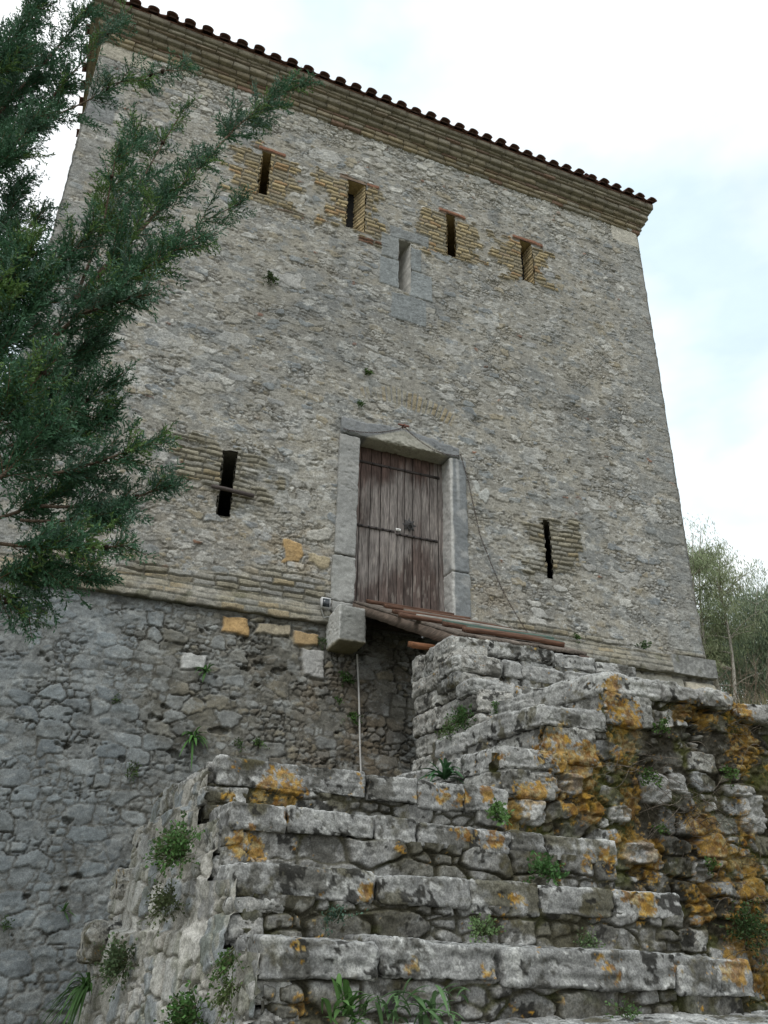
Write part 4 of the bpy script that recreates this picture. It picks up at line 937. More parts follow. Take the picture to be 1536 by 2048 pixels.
# ------------------------------------------------------------------ lichen wall
lw = thing('retaining_wall', (4.6, -4.4, -1.6), 'rough dark rubble retaining wall covered in orange lichen and moss right of the steps', 'wall')
def wall_top(x):
    z = np.where(x < 2.93, .93, np.where(x < 3.43, 1.2, 1.49)); return np.where(x > 4.62, 1.46 - .12 * (x - 4.62), z)
def build_lichen_wall():
    res = .0075
    xs = np.concatenate([np.arange(2.56, 5.2, res), np.arange(5.2, 9.5, .03)]); zs = np.arange(-1.65, 1.56, res); U, Z = np.meshgrid(xs, zs)
    e, idr, dx, dy, sm = rubble(U, Z, 921, .26, .135, .028, .38, .6, 4.5)
    r1 = rid(idr, 1); r2 = rid(idr, 2); r3 = rid(idr, 3); r4 = rid(idr, 4)
    fine = fbm2(U * 12, Z * 13, 923, 4); med = fbm2(U * 2.6, Z * 2.8, 925, 4); ff = fbm2(U * 40, Z * 40, 927, 3)
    ex = sst(.16, .4, r1 + .15 * med)
    face = sst(.05, .15, e + .02 * fine)
    H = face * ex * (.018 + .024 * r3) + .024 * ex * ((r1 - .5) * dx + (r4 - .5) * dy) + .009 * fine + .018 * med + .006 * ff
    hole = sst(.5, .62, fbm2(U * 3.1, Z * 4, 931, 3)) * sst(.3, .1, e); H = H - hole * .05
    P = np.stack([U, -4.43 - H, Z], -1)
    base = palette(r2, [(.25, .25, .24), (.21, .215, .215), (.30, .295, .275), (.23, .222, .20), (.33, .33, .315)])
    C, f = stone_colour(P, 929, base, .55, .15, .55)
    gap = sst(.17, .08, e + .05 * fine)
    moss = np.clip(gap * 1.1 + (1 - ex) * .85 + sst(-.2, .3, fbm2(U * 2.1, Z * 2.4, 935, 4)) * sst(-.2, .5, fine + .3) * .75, 0, .95)
    mc_ = mixc(np.broadcast_to(np.array((.030, .026, .017)), C.shape).copy(), (.055, .058, .016), sst(-.1, .5, fbm2(U * 5, Z * 5, 937, 3)))
    mc_ = mixc(mc_, (.10, .085, .055), sst(.2, .6, fbm2(U * 7, Z * 7, 939, 3)) * .6)
    C = mixc(C, mc_, moss * (1 - f * .55))
    P[..., 1] -= f * .005 + moss * .008 * (1 + ff)
    def bare(x, z, rx, rz, col):
        nonlocal C
        d = ((U - x) / rx) ** 4 + ((Z - z) / rz) ** 4 + .5 * fine
        m = sst(1.1, .7, d); C = mixc(C, np.array(col) * (1 + .15 * fine + .15 * ff)[..., None], m * .85 * (1 - f * .6)); P[..., 1] -= m * .03
    for (x, z, rx, rz, c) in [(3.80, .80, .11, .10, .36), (3.62, .40, .12, .07, .38), (4.6, .70, .11, .13, .36), (3.50, .62, .09, .05, .33), (3.98, .84, .08, .07, .32), (2.84, .60, .09, .08, .4), (3.75, .05, .14, .08, .3), (4.08, .30, .09, .06, .34), (4.5, .83, .12, .04, .33), (3.1, .78, .12, .06, .3)]: bare(x, z, rx, rz, (c, c * .99, c * .95))
    keep = Z < wall_top(U) + .0
    link('wall', mesh_np('wall', P.reshape(-1, 3), grid_faces(len(xs), len(zs), keep), C.reshape(-1, 3), M_STEP), lw)
    b = MB(); b.box((3.5, -4.36, 0.), (9.4, -3.95, 1.40), (.12, .11, .08)); link('wall_core', b.mesh('wall_core', M_EARTH), lw)
build_lichen_wall()
x = 3.92; q = 0
while x < 7:
    l = rs.uniform(.28, .5); zt = float(wall_top(np.array(x + .2))) + rs.uniform(.0, .04)
    tread('coping_stone', (x + .004, -4.54 + rs.uniform(-.02, .02), zt - .14), (x + l - .004, -4.05, zt), 860 + q, lw, 0, 0, .05, .02, np.array((.27, .265, .25)) * rs.uniform(.85, 1.15), .6, None, .38, .0105); x += l; q += 1

# ------------------------------------------------------------------ foliage helpers
def blades(base, dirs, length, width, cols, droop=0., up=(0, 0, 1), seg=1, rs=None):
    """vectorised flat tapered blades; base (n,3) dirs (n,3)"""
    n = len(base); d = dirs / (np.linalg.norm(dirs, axis=1)[:, None] + 1e-9)
    rnd = rs.normal(size=(n, 3)); s = np.cross(d, rnd); s /= np.linalg.norm(s, axis=1)[:, None] + 1e-9
    length = np.broadcast_to(length, (n,)); width = np.broadcast_to(width, (n,))
    m = base + d * (length * .5)[:, None]; m[:, 2] -= droop * length * .25
    t = base + d * length[:, None]; t[:, 2] -= droop * length
    V = np.stack([base - s * (width * .3)[:, None], m - s * (width * .5)[:, None], t, m + s * (width * .5)[:, None]], 1)
    F = np.arange(n * 4).reshape(n, 4)
    return V.reshape(-1, 3), F, np.repeat(cols, 4, 0)
def unit(v): v = np.asarray(v, float); return v / (np.linalg.norm(v) + 1e-9)
def bez(p, q, bend, n, rs):
    p, q = np.array(p, float), np.array(q, float); t = np.linspace(0, 1, n)[:, None]; c = (p + q) / 2 + bend
    return (1 - t) ** 2 * p + 2 * t * (1 - t) * c + t * t * q

# ------------------------------------------------------------------ conifer on the left
def build_conifer():
    rs = np.random.RandomState(42)
    tr = thing('cypress_tree', (-2.7, -4.0, -1.6), 'dark blue-green cypress whose feathery branches reach in from the left', 'tree')
    b = MB(); zz = np.linspace(-1.7, 10.5, 30)
    trunk = np.stack([-2.7 + .06 * np.sin(zz), -4.0 + .05 * np.cos(zz * 1.3), zz], -1); b.tube(trunk, np.linspace(.17, .03, 30), (.12, .085, .06), 12)
    link('trunk', b.mesh('trunk', M_BARK, True), tr)
    wood = MB(); B = []; D = []; Lw = []; Cc = []
    limbs = CONIFER_LIMBS
    def spray(p, d, L, tint, level):
        """a flat frond: a twig with short twiglets left and right, each clothed in scale leaves"""
        n = max(5, int(L / .022)); t = np.linspace(.02, 1, n)
        side = unit(np.cross(d, rs.normal(size=3))); nrm = unit(np.cross(d, side))
        bend = rs.normal(size=3) * .12 * L + np.array([0, 0, .05 * L])
        pts = p + np.outer(t * L, d) + np.outer(t ** 2, bend)
        wood.tube(pts[::2] if len(pts) > 6 else pts, np.linspace(.0035, .0012, len(pts[::2] if len(pts) > 6 else pts)), (.13, .085, .05), 3)
        for k in range(n):
            for sgn in (-1, 1):
                ll = (.085 * (1 - .65 * t[k]) + .02) * rs.uniform(.6, 1.25) * (L / .3) ** .5
                dd = unit(d * .85 + side * sgn * .75 + nrm * rs.normal() * .45 + rs.normal(size=3) * .15)
                m = max(3, int(ll / .009)); tt = np.linspace(0, 1, m)
                q = pts[k] + np.outer(tt * ll, dd)
                for w in range(2):
                    B.append(q); D.append(np.tile(dd, (m, 1)) + rs.normal(size=(m, 3)) * .42); Lw.append(np.full(m, .022) * rs.uniform(.75, 1.35)); 
                    c = tint * rs.uniform(.75, 1.3); Cc.append(np.tile(c, (m, 1)))
    for (p, q, r0, dens, yel) in limbs:
        p = np.array(p); q = np.array(q); L = np.linalg.norm(q - p); n = max(8, int(L / .10))
        pts = bez(p, q, np.array([0, 0, -.06 * L]) + rs.normal(size=3) * .04 * L, n, rs)
        wood.tube(pts, np.linspace(r0, .004, n), (.13, .095, .07), 6)
        tn = np.gradient(pts, axis=0)
        cnt = int(L * dens * (1.55 if q[0] < -.35 and q[2] < 4.3 else 1.0));  
        for k in range(cnt):
            t = rs.uniform(.12, 1) ** .8; i = min(int(t * (n - 1)), n - 2); f = t * (n - 1) - i
            c = pts[i] * (1 - f) + pts[i + 1] * f; d = unit(tn[i])
            o = unit(np.cross(d, rs.normal(size=3)))
            dd = unit(d * rs.uniform(.55, 1.1) + o * rs.uniform(.5, .9) + np.array([0, 0, .12]))
            base = np.array((.060, .140, .076)) if rs.rand() > yel else np.array((.115, .20, .06))
            if rs.rand() < .15: base = np.array((.10, .175, .125))
            spray(c, dd, (.29 * (1 - .70 * t) + .055) * rs.uniform(.7, 1.25) * min(1, L / .8 + .25), base, 1)
        spray(pts[-2], unit(tn[-1]), .16, np.array((.07, .12, .07)), 1)
        for k in range(3):
            i = rs.randint(n // 2, n - 1)
            if rs.rand() < .35: wood.box(pts[i] - .013, pts[i] + .014, (.05, .035, .025), .006)
    link('branches', wood.mesh('branches', M_BARK, True), tr)
    B = np.concatenate(B); D = np.concatenate(D); Lw = np.concatenate(Lw); Cc = np.concatenate(Cc)
    V, F, C = blades(B, D, Lw, Lw * .35, Cc, 0, rs=rs)
    print('conifer blades', len(B))
    link('foliage', mesh_np('foliage', V, F, C, M_NEEDLE, False), tr)
CONIFER_LIMBS = [((-0.72, -4.3, 2.51),(-0.33, -4.4, 3.54),0.035,16,0.2),
    ((-2.7, -4.0, 2.16),(-0.72, -4.3, 2.51),0.049,8,0.2),
    ((-0.33, -4.4, 3.54),(0.38, -4.5, 5.13),0.022,34,0.15),
    ((0.38, -4.5, 5.13),(0.98, -4.6, 6.1),0.01,28,0.25),
    ((-0.33, -4.4, 3.54),(0.22, -4.2, 4.46),0.014,26,0.15),
    ((0.22, -4.2, 4.46),(0.66, -4.2, 5.01),0.007,14,0.2),
    ((-0.5, -4.35, 3.04),(0.34, -4.7, 4.07),0.02,34,0.2),
    ((-0.39, -4.4, 3.36),(0.06, -4.8, 3.4),0.014,34,0.2),
    ((-0.33, -4.4, 3.54),(-0.19, -4.2, 5.55),0.013,20,0.55),
    ((-0.19, -4.3, 4.3),(0.12, -4.1, 5.97),0.008,13,0.5),
    ((-0.26, -4.4, 4.08),(-0.27, -4.7, 4.62),0.008,12,0.5),
    ((-0.9, -4.0, 3.24),(-0.71, -4.0, 4.56),0.02,40,0.1),
    ((-2.7, -4.0, 2.89),(-0.9, -4.0, 3.24),0.028,8,0.1),
    ((-1.06, -3.8, 3.94),(-0.94, -3.8, 4.97),0.02,50,0.05),
    ((-2.7, -4.0, 3.59),(-1.06, -3.8, 3.94),0.028,8,0.05),
    ((-0.89, -4.3, 3.27),(-0.3, -4.6, 4.0),0.014,40,0.1),
    ((-2.7, -4.0, 2.92),(-0.89, -4.3, 3.27),0.0196,8,0.1),
    ((-1.22, -4.1, 4.44),(-0.76, -4.1, 5.78),0.022,38,0.05),
    ((-2.7, -4.0, 4.09),(-1.22, -4.1, 4.44),0.0308,8,0.05),
    ((-1.15, -4.3, 4.17),(-0.8, -4.5, 4.94),0.014,38,0.05),
    ((-2.7, -4.0, 3.82),(-1.15, -4.3, 4.17),0.0196,8,0.05),
    ((-1.33, -4.0, 4.89),(-0.77, -4.1, 6.71),0.02,40,0.05),
    ((-2.7, -4.0, 4.54),(-1.33, -4.0, 4.89),0.028,8,0.05),
    ((-1.3, -4.3, 5.08),(-1.08, -4.3, 6.54),0.014,50,0.05),
    ((-2.7, -4.0, 4.73),(-1.3, -4.3, 5.08),0.0196,8,0.05),
    ((-1.31, -3.7, 5.07),(-1.18, -3.7, 6.56),0.014,60,0.05),
    ((-2.7, -4.0, 4.72),(-1.31, -3.7, 5.07),0.0196,8,0.05),
    ((-0.93, -4.1, 5.24),(-0.39, -4.2, 5.88),0.008,14,0.2),
    ((-0.51, -4.2, 5.78),(0.07, -4.2, 6.36),0.006,18,0.35),
    ((-0.85, -4.1, 5.56),(-0.47, -4.3, 6.57),0.007,14,0.3),
    ((-0.72, -4.6, 2.53),(-0.46, -4.8, 3.33),0.014,44,0.15),
    ((-2.7, -4.0, 2.18),(-0.72, -4.6, 2.53),0.0196,8,0.15),
    ((-0.67, -4.1, 2.49),(-0.13, -4.1, 3.45),0.014,44,0.15),
    ((-2.7, -4.0, 2.14),(-0.67, -4.1, 2.49),0.0196,8,0.15),
    ((-0.48, -4.2, 2.92),(-0.11, -4.3, 3.48),0.012,36,0.1),
    ((-0.54, -4.3, 2.42),(0.03, -4.4, 3.05),0.012,38,0.15),
    ((-0.65, -4.2, 2.28),(0.02, -4.2, 2.87),0.014,44,0.15),
    ((-2.7, -4.0, 1.93),(-0.65, -4.2, 2.28),0.0196,8,0.15),
    ((-0.39, -4.4, 2.2),(0.35, -4.5, 2.63),0.012,30,0.25),
    ((-0.26, -4.3, 2.11),(0.46, -4.3, 2.42),0.011,26,0.2),
    ((-0.58, -4.2, 1.97),(-0.08, -4.1, 2.42),0.012,44,0.1),
    ((-2.7, -4.0, 1.62),(-0.58, -4.2, 1.97),0.0168,8,0.1),
    ((-0.53, -4.5, 1.76),(0.24, -4.6, 1.83),0.012,34,0.15),
    ((-2.7, -4.0, 1.41),(-0.53, -4.5, 1.76),0.0168,8,0.15),
    ((-0.35, -4.3, 2.0),(0.18, -4.3, 2.14),0.01,36,0.15),
    ((-0.55, -4.2, 1.72),(0.1, -4.3, 1.74),0.01,32,0.1),
    ((-0.51, -4.4, 1.54),(-0.16, -4.4, 1.69),0.01,36,0.1),
    ((-0.52, -4.2, 1.67),(-0.19, -4.3, 1.44),0.008,30,0.1),
    ((-0.75, -4.7, 2.8),(-0.6, -4.8, 3.51),0.012,50,0.2),
    ((-2.7, -4.0, 2.45),(-0.75, -4.7, 2.8),0.0168,8,0.2),
    ((-0.6, -4.8, 2.13),(-0.31, -5.0, 2.66),0.012,44,0.3),
    ((-2.7, -4.0, 1.78),(-0.6, -4.8, 2.13),0.0168,8,0.3),
    ((-0.54, -4.8, 1.85),(-0.2, -4.9, 2.33),0.012,44,0.2),
    ((-2.7, -4.0, 1.5),(-0.54, -4.8, 1.85),0.0168,8,0.2)]
#CONIFER#
build_conifer()

# ------------------------------------------------------------------ trees behind on the right
def build_far_tree(loc, hgt, spread, seed, label, col, col2, trunks=3, cnt=9000, low=.35):
    rs = np.random.RandomState(seed); x, y, z = loc
    tr = thing('gum_tree', loc, label, 'tree', 'trees behind the tower')
    wood = MB(); tips = []
    for k in range(trunks):
        a = rs.uniform(0, 6.28); top = np.array([x + math.cos(a) * spread * .45, y + math.sin(a) * spread * .45, z + hgt * rs.uniform(.75, .98)])
        pts = bez((x + rs.normal() * .25, y + rs.normal() * .25, z - .3), top, np.array([rs.normal() * .4, rs.normal() * .4, .5]), 14, rs)
        wood.tube(pts, np.linspace(.085, .012, 14) * hgt / 8, (.42, .39, .34), 6)
        for j in range(26):
            i = rs.randint(4, 13); a2 = rs.uniform(0, 6.28); L = spread * rs.uniform(.25, .7)
            e = pts[i] + np.array([math.cos(a2) * L, math.sin(a2) * L, rs.uniform(.1, .7) * L]); br_ = bez(pts[i], e, np.array([0, 0, .15 * L]), 6, rs)
            wood.tube(br_, np.linspace(.035, .008, 6) * hgt / 8, (.36, .33, .28), 4)
            if i >= 14 * low: tips += [(br_[3], .6), (br_[5], 1.)]
        tips.append((pts[-1], 1.2)); tips.append((pts[-3], 1.))
    link('trunk', wood.mesh('trunk', M_BARK, True), tr)
    B, D, L, C = [], [], [], []
    per = cnt // len(tips)
    for (p, s) in tips:
        r = spread * .30 * rs.uniform(.7, 1.3) * s; n = int(per * rs.uniform(.6, 1.4)); tint = np.array(col) if rs.rand() < .6 else np.array(col2); tint = tint * rs.uniform(.75, 1.25)
        g = rs.normal(size=(n, 3)); g /= np.linalg.norm(g, axis=1)[:, None]; g *= (rs.rand(n) ** .4)[:, None] * r * np.array([1, 1, .8])
        B.append(p + g); D.append(rs.normal(size=(n, 3)) * .5 + np.array([0, 0, -.9])); L.append(rs.uniform(.06, .15, n)); C.append(tint * rs.uniform(.75, 1.3, (n, 1)))
    B = np.concatenate(B); L = np.concatenate(L)
    V, F, C = blades(B, np.concatenate(D), L, L * .16, np.concatenate(C), .2, rs=rs)
    link('crown', mesh_np('crown', V, F, C, M_LEAF, False), tr)
#TREES#
build_far_tree((16.5, 7.9, 4.1), 6.4, 1.6, 5, 'pale-trunked olive-green tree close behind the right corner of the tower', (.24, .29, .16), (.29, .32, .19), 5, 30000)
build_far_tree((18.5, 8.2, 4.5), 4.9, 1.8, 9, 'grey-green feathery tree at the right edge beside the pale-trunked tree', (.20, .26, .17), (.25, .29, .19), 4, 38000, .2)
build_far_tree((22.0, 12.5, 5.4), 4.4, 2.6, 14, 'darker green tree filling the gap between the two pale trees', (.09, .14, .085), (.12, .17, .095), 4, 40000, .1)
build_far_tree((20.2, 8.0, 4.9), 3.0, 2.3, 23, 'low dark evergreen tree at the far right edge above the dry grass', (.07, .115, .068), (.09, .13, .075), 4, 38000, .05)

# dry grass and stems on the slope behind the lichen wall
def build_dry_grass():
    rs = np.random.RandomState(6); n = 16000
    x = rs.uniform(5.3, 24, n); y = rs.uniform(-4.0, 9, n); ok = ~((x < 9.4) & (y > -.8)); x, y = x[ok], y[ok]; n = len(x)
    z = ground_z(x, y) - .03
    d = np.stack([rs.normal(size=n) * .35, rs.normal(size=n) * .35, np.ones(n)], -1); L = rs.uniform(.25, .9, n)
    col = np.array([(.24, .21, .12), (.17, .17, .085), (.10, .125, .05), (.30, .26, .17)])[rs.randint(0, 4, n)] * rs.uniform(.7, 1.2, (n, 1))
    V, F, C = blades(np.stack([x, y, z], -1), d, L, .014 + .02 * rs.rand(n), col, .15, rs=rs)
    link('grass', mesh_np('grass', V, F, C, M_GRASS, False), None, kind='stuff', label='dry straw-coloured grass on the slope behind the lichen wall', category='grass')
build_dry_grass()
def build_dry_shrub():
    rs = np.random.RandomState(16); b = MB(); c = np.array([12.2, 3.0, 2.9])
    for k in range(46):
        p = c + rs.normal(size=3) * (.5, .4, 0); e = p + np.array([rs.normal() * .45, rs.normal() * .45, rs.uniform(.7, 1.9)]); pts = bez(p, e, rs.normal(size=3) * .15, 8, rs)
        b.tube(pts, np.linspace(.012, .003, 8), (.25, .20, .15), 4)
        for j in range(5):
            i = rs.randint(3, 7); q = pts[i] + rs.normal(size=3) * .2 + (0, 0, .12); b.tube(bez(pts[i], q, rs.normal(size=3) * .03, 4, rs), np.linspace(.005, .002, 4), (.24, .2, .15), 3)
    link('dry_shrub', b.mesh('dry_shrub', M_BARK, True), None, label='leafless dry brown shrub standing behind the lichen wall', category='shrub')
build_dry_shrub()

# ------------------------------------------------------------------ weeds
WN = np.array([0, -1., 0])
def leafy_weed(name, loc, nrm, nl, L, wd_, label, seed, col=(.055, .12, .035), droop=.5, upb=.6, group=None, cat='weed', spread=.008):
    """rosette of lance-shaped leaves"""
    rs = np.random.RandomState(seed); b = MB(); loc = np.array(loc, float); nrm = unit(nrm)
    for k in range(nl):
        o = rs.normal(size=3); o -= nrm * o.dot(nrm); d = unit(unit(o) * rs.uniform(.5, 1.1) + nrm * rs.uniform(.2, .8) + np.array([0, 0, upb * rs.uniform(.3, 1.3)]))
        l = L * rs.uniform(.55, 1.15); w = wd_ * rs.uniform(.7, 1.2); n = 8; t = np.linspace(0, 1, n)
        P = loc + rs.normal(size=3) * (spread, spread * .4, spread * .5) + np.outer(t * l, d); P[:, 2] -= droop * l * t ** 2 * rs.uniform(.6, 1.3)
        tn = np.gradient(P, axis=0); s = np.cross(tn, [0, 0, 1.]); s /= np.linalg.norm(s, axis=1)[:, None] + 1e-9
        up = np.cross(s, tn); up /= np.linalg.norm(up, axis=1)[:, None] + 1e-9
        ww = w * np.sin(math.pi * np.clip(t * .93 + .06, 0, 1)) ** .8
        V = np.concatenate([P - s * ww[:, None] * .5 + up * (ww * .18)[:, None], P, P + s * ww[:, None] * .5 + up * (ww * .18)[:, None]])
        F = [[i, i + 1, n + i + 1, n + i] for i in range(n - 1)] + [[n + i, n + i + 1, 2 * n + i + 1, 2 * n + i] for i in range(n - 1)]
        c = np.array(col) * rs.uniform(.75, 1.35); cc = np.tile(c, (3 * n, 1)); cc[n:2 * n] *= 1.35
        b.add(V, F, cc)
    o = link(name, b.mesh(name, M_LEAF, True), None, label=label, category=cat)
    if group: o['group'] = group
def ferny_weed(name, loc, nrm, r, n, label, seed, col=(.06, .125, .035), group=None, leaf=.018, hang=.2, cat='weed'):
    """cushion of small lobed leaflets on wiry stems"""
    rs = np.random.RandomState(seed); loc = np.array(loc, float); nrm = unit(nrm); b = MB(); B, D, L, C = [], [], [], []
    for k in range(n):
        o = rs.normal(size=3); d = unit(o + nrm * 1.3 + np.array([0, 0, .35])); l = r * rs.uniform(.4, 1.1); q = loc + rs.normal(size=3) * r * .22 * (1 - np.abs(nrm)) ; e = q + d * l; e[2] -= hang * l
        pts = bez(q, e, rs.normal(size=3) * .1 * l, 5, rs); b.tube(pts, .0016, (.10, .11, .05), 3)
        m = 9; t = rs.uniform(.35, 1, m); P = pts[0] + (pts[-1] - pts[0]) * t[:, None] + rs.normal(size=(m, 3)) * .010
        B.append(P); D.append(rs.normal(size=(m, 3)) + d); L.append(rs.uniform(.6, 1.3, m) * leaf); C.append(np.array(col) * rs.uniform(.65, 1.45) * rs.uniform(.85, 1.15, (m, 1)))
    V, F, Cc = blades(np.concatenate(B), np.concatenate(D), np.concatenate(L), np.concatenate(L) * .75, np.concatenate(C), 0, rs=rs)
    b.add(V, F, Cc)
    o = link(name, b.mesh(name, M_LEAF, False), None, label=label, category=cat)
    if group: o['group'] = group
G1, G2, G3 = 'weeds rooted in the tower walls', 'weeds on the steps', 'weeds on the stair side wall'
W_T = (0, -1, .2)
def on_base(x, z): return (x, base_y(z) - .02, z)
leafy_weed('weed', (1.12, -5.95, -.30), (0, -1, .6), 34, .16, .024, 'tall broad-leaved green weed at the bottom edge left of its spreading neighbour', 1, (.07, .14, .04), .45, 1.2, G2, 'weed', .04)
leafy_weed('weed', (1.38, -5.97, -.295), (0, -1, .7), 52, .15, .022, 'spreading grey-green weed with long leaves at the bottom centre', 2, (.075, .135, .055), .55, 1.0, G2, 'weed', .07)
leafy_weed('weed', (2.50, -3.95, .83), (-.6, -.9, .6), 26, .25, .034, 'large dark green rosette weed on the landing under the side steps', 3, (.038, .095, .038), .55, .8, G2)
ferny_weed('weed', (2.46, -4.66, .53), (0, -1, .6), .10, 22, 'small bright green weed at the right end of the landing step', 4, (.09, .17, .05), G2, .026)
ferny_weed('weed', (2.52, -5.06, .22), (0, -1, .5), .12, 40, 'round green clump of clover-like weed at the back of the third visible tread', 5, (.06, .135, .04), G2, .022)
ferny_weed('weed', (1.92, -5.45, -.06), (0, -1, .7), .12, 32, 'pale green feathery weed behind the lowest full tread', 6, (.12, .19, .075), G2, .015)
ferny_weed('weed', (2.48, -5.42, -.09), (0, -1, .6), .09, 24, 'low pale weed strip behind the lowest tread to the right of the feathery weed', 7, (.11, .17, .07), G2, .012)
ferny_weed('weed', (1.24, -5.42, -.01), (0, -1, .5), .08, 18, 'tiny bluish weed in the riser joint under the long left tread slab', 8, (.06, .11, .075), G2, .014)
ferny_weed('weed', (2.33, -5.85, -.33), (0, -1, .5), .08, 16, 'small weed growing from the lowest riser below the long slab', 9, (.08, .14, .05), G2, .014)
ferny_weed('weed', (2.98, -3.35, 1.40), (-1, -.5, .3), .16, 60, 'bushy green weed growing on the left face of the bridge pier', 10, (.05, .11, .03), G2, .02, .5)
ferny_weed('weed', (2.80, -3.42, 1.27), (-.6, -.7, .4), .10, 28, 'low pale weed at the foot of the bridge pier', 11, (.09, .15, .05), G2, .016)
ferny_weed('weed', (3.20, -3.46, 1.46), (-.4, -1, .3), .09, 24, 'small weed beside the topmost side step', 12, (.08, .15, .05), G2, .017)
ferny_weed('weed', (.72, -4.75, .28), (-1, -.2, .3), .17, 130, 'round bright green cushion weed high on the stair side wall', 13, (.075, .155, .045), G3, .018, .35)
ferny_weed('weed', (.71, -4.6, .07), (-1, -.2, .3), .14, 60, 'thin reddish-green weed below the cushion on the stair side wall', 14, (.08, .105, .045), G3, .015, .6)
ferny_weed('weed', (.62, -3.95, -.22), (-1, -.2, .3), .15, 90, 'loose grey-green weed in the middle of the stair side wall', 15, (.085, .13, .06), G3, .02, .3)
leafy_weed('weed', (.52, -3.15, -.42), (-1, -.4, .3), 54, .30, .018, 'hanging tuft of long strap leaves at the lower left of the stair side wall', 16, (.055, .115, .032), 1.0, .7, G3)
ferny_weed('weed', (.74, -5.3, -.36), (-1, -.2, .3), .13, 80, 'dense green weed at the bottom of the stair side wall', 17, (.06, .13, .035), G3, .018, .3)
ferny_weed('weed', (.80, -5.6, -.13), (-1, -.2, .2), .07, 34, 'narrow green weed strip in a joint near the front corner of the side wall', 18, (.06, .12, .03), G3, .013, 1.2)
ferny_weed('weed', (.80, -5.62, -.23), (-1, -.2, .2), .07, 30, 'narrow pale weed just under the green strip on the side wall corner', 19, (.1, .15, .05), G3, .013, 1.2)
leafy_weed('weed', on_base(1.43, 1.62), W_T, 22, .24, .028, 'fern-like green weed on the tower base just above the landing', 20, (.06, .14, .035), .8, .8, G1)
leafy_weed('weed', on_base(1.50, 2.36), W_T, 18, .18, .028, 'leafy green weed on the tower base left of the corbel', 21, (.055, .125, .035), .7, .6, G1)
leafy_weed('weed', on_base(.45, -.0), W_T, 14, .13, .018, 'small fern on the tower base at the left beside the stair side wall', 22, (.06, .13, .035), .6, .6, G1)
ferny_weed('weed', on_base(.87, 1.18), W_T, .11, 18, 'upright thin weed in a joint of the tower base left of the landing', 23, (.08, .135, .04), G1, .018, -.5)
ferny_weed('weed', on_base(3.12, 2.50), W_T, .13, 34, 'green weed hanging under the stone corbel', 24, (.055, .11, .03), G1, .024, .6)
ferny_weed('weed', on_base(3.20, 2.02), W_T, .10, 26, 'green weed beside the cable, midway down the wall', 25, (.06, .125, .03), G1, .022, .4)
ferny_weed('weed', on_base(3.02, 2.2), W_T, .06, 10, 'tiny weed left of the cable below the corbel weed', 26, (.07, .13, .035), G1, .02, .3)
ferny_weed('weed', on_base(2.1, 1.62), W_T, .11, 18, 'pale sprig on the tower base above the landing slab', 27, (.09, .15, .05), G1, .02, .2)
ferny_weed('weed', on_base(1.9, 1.60), W_T, .08, 14, 'small sprig on the tower base right of the fern-like weed', 28, (.07, .13, .04), G1, .018, .2)
ferny_weed('weed', on_base(2.86, 2.93), W_T, .10, 22, 'green weed hanging at the left side of the corbel under the floodlight', 29, (.05, .1, .03), G1, .018, 1.)
ferny_weed('weed', (1.79, -.03, 8.12), W_T, .13, 34, 'small dark green tuft high on the wall below the upper left slit', 30, (.055, .09, .03), G1, .03, .3)
ferny_weed('weed', (3.31, -.03, 6.95), W_T, .09, 16, 'tiny green tuft on the wall above the door', 31, (.06, .11, .025), G1, .028, .4)
ferny_weed('weed', (3.22, -.03, 6.38), W_T, .08, 18, 'tiny green tuft in the brick arch at the upper left of the door', 32, (.06, .12, .03), G1, .022, .2)
ferny_weed('weed', (7.52, -.09, 3.47), W_T, .10, 16, 'small green weed on the brick ledge near the right corner of the tower', 33, (.055, .1, .035), G1, .03, .2)
ferny_weed('weed', (6.42, -.09, 3.44), W_T, .08, 12, 'small green weed on the brick ledge behind the stair head', 34, (.06, .11, .03), G1, .026, .2)
ferny_weed('weed', on_base(.02, -.1), W_T, .07, 12, 'tiny weed low on the tower base at the left edge', 35, (.06, .11, .035), G1, .016, .3)
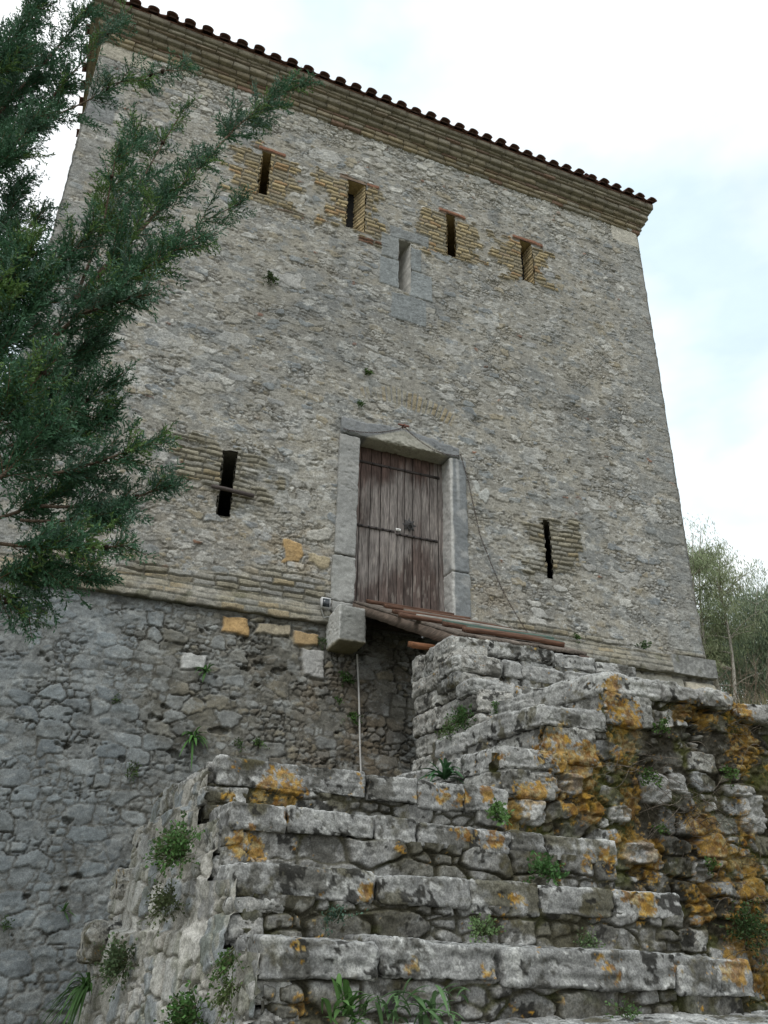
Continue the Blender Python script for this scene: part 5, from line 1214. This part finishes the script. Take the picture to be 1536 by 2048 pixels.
ferny_weed('weed', on_base(.62, 1.95), W_T, .06, 10, 'tiny sprig on the grey tower base at left above the thin weed', 36, (.06, .1, .035), G1, .018, .3)
G4 = 'weeds on the lichen wall'
for k, (x, z, r, n, lab) in enumerate([(4.3, 0.0, .2, 90, 'dark green bush low on the lichen wall at right'), (3.86, 1.20, .07, 18, 'small weed under the top of the lichen wall'), (4.37, .93, .07, 14, 'small round-leaved weed high on the lichen wall at right'), (3.69, .86, .09, 24, 'small weed beside the pale block in the lichen wall'), (3.62, -.02, .07, 16, 'small weed low on the lichen wall near the third step end'), (3.75, .55, .05, 10, 'tiny weed under the pale block in the lichen wall'), (4.1, .34, .05, 10, 'tiny weed near the middle right of the lichen wall')]):
    ferny_weed('weed', (x, -4.52, z), (0, -1, .2), r, n, lab, 60 + k, (.045, .085, .028) if k == 0 else (.065, .125, .03), G4, .02, .3)

# dead stems trailing over the lichen wall
def vine(seed, cx0, cz0, rx, rz, n, label):
    rs = np.random.RandomState(seed); b = MB()
    for k in range(n):
        p = np.array([cx0 + rs.normal() * rx, -4.50 - rs.rand() * .06, cz0 + rs.normal() * rz]); a = rs.uniform(-.9, .9) + (math.pi if rs.rand() < .5 else 0); l = rs.uniform(.12, .38)
        q = p + np.array([math.cos(a) * l, rs.normal() * .02, math.sin(a) * l * .6 - .04]); pts = bez(p, q, np.array([rs.normal() * .05, -.05, rs.normal() * .08]), 8, rs)
        b.tube(pts, np.linspace(.0024, .001, 8), np.array((.12, .10, .08)) * rs.uniform(.5, 1.4), 3)
    link('dry_vine', b.mesh('dry_vine', M_BARK, True), None, label=label, category='vine', group='dry vines on the lichen wall')
vine(1, 4.0, .66, .16, .10, 60, 'tangled dry brown vine in the middle of the lichen wall')
vine(2, 3.72, .93, .13, .06, 22, 'dry vine wisps above the pale block in the lichen wall')
vine(3, 4.45, .1, .14, .16, 44, 'dry brown vine at the lower right of the lichen wall')
vine(4, 4.4, 1.2, .18, .12, 18, 'thin dry stems at the top right of the lichen wall')
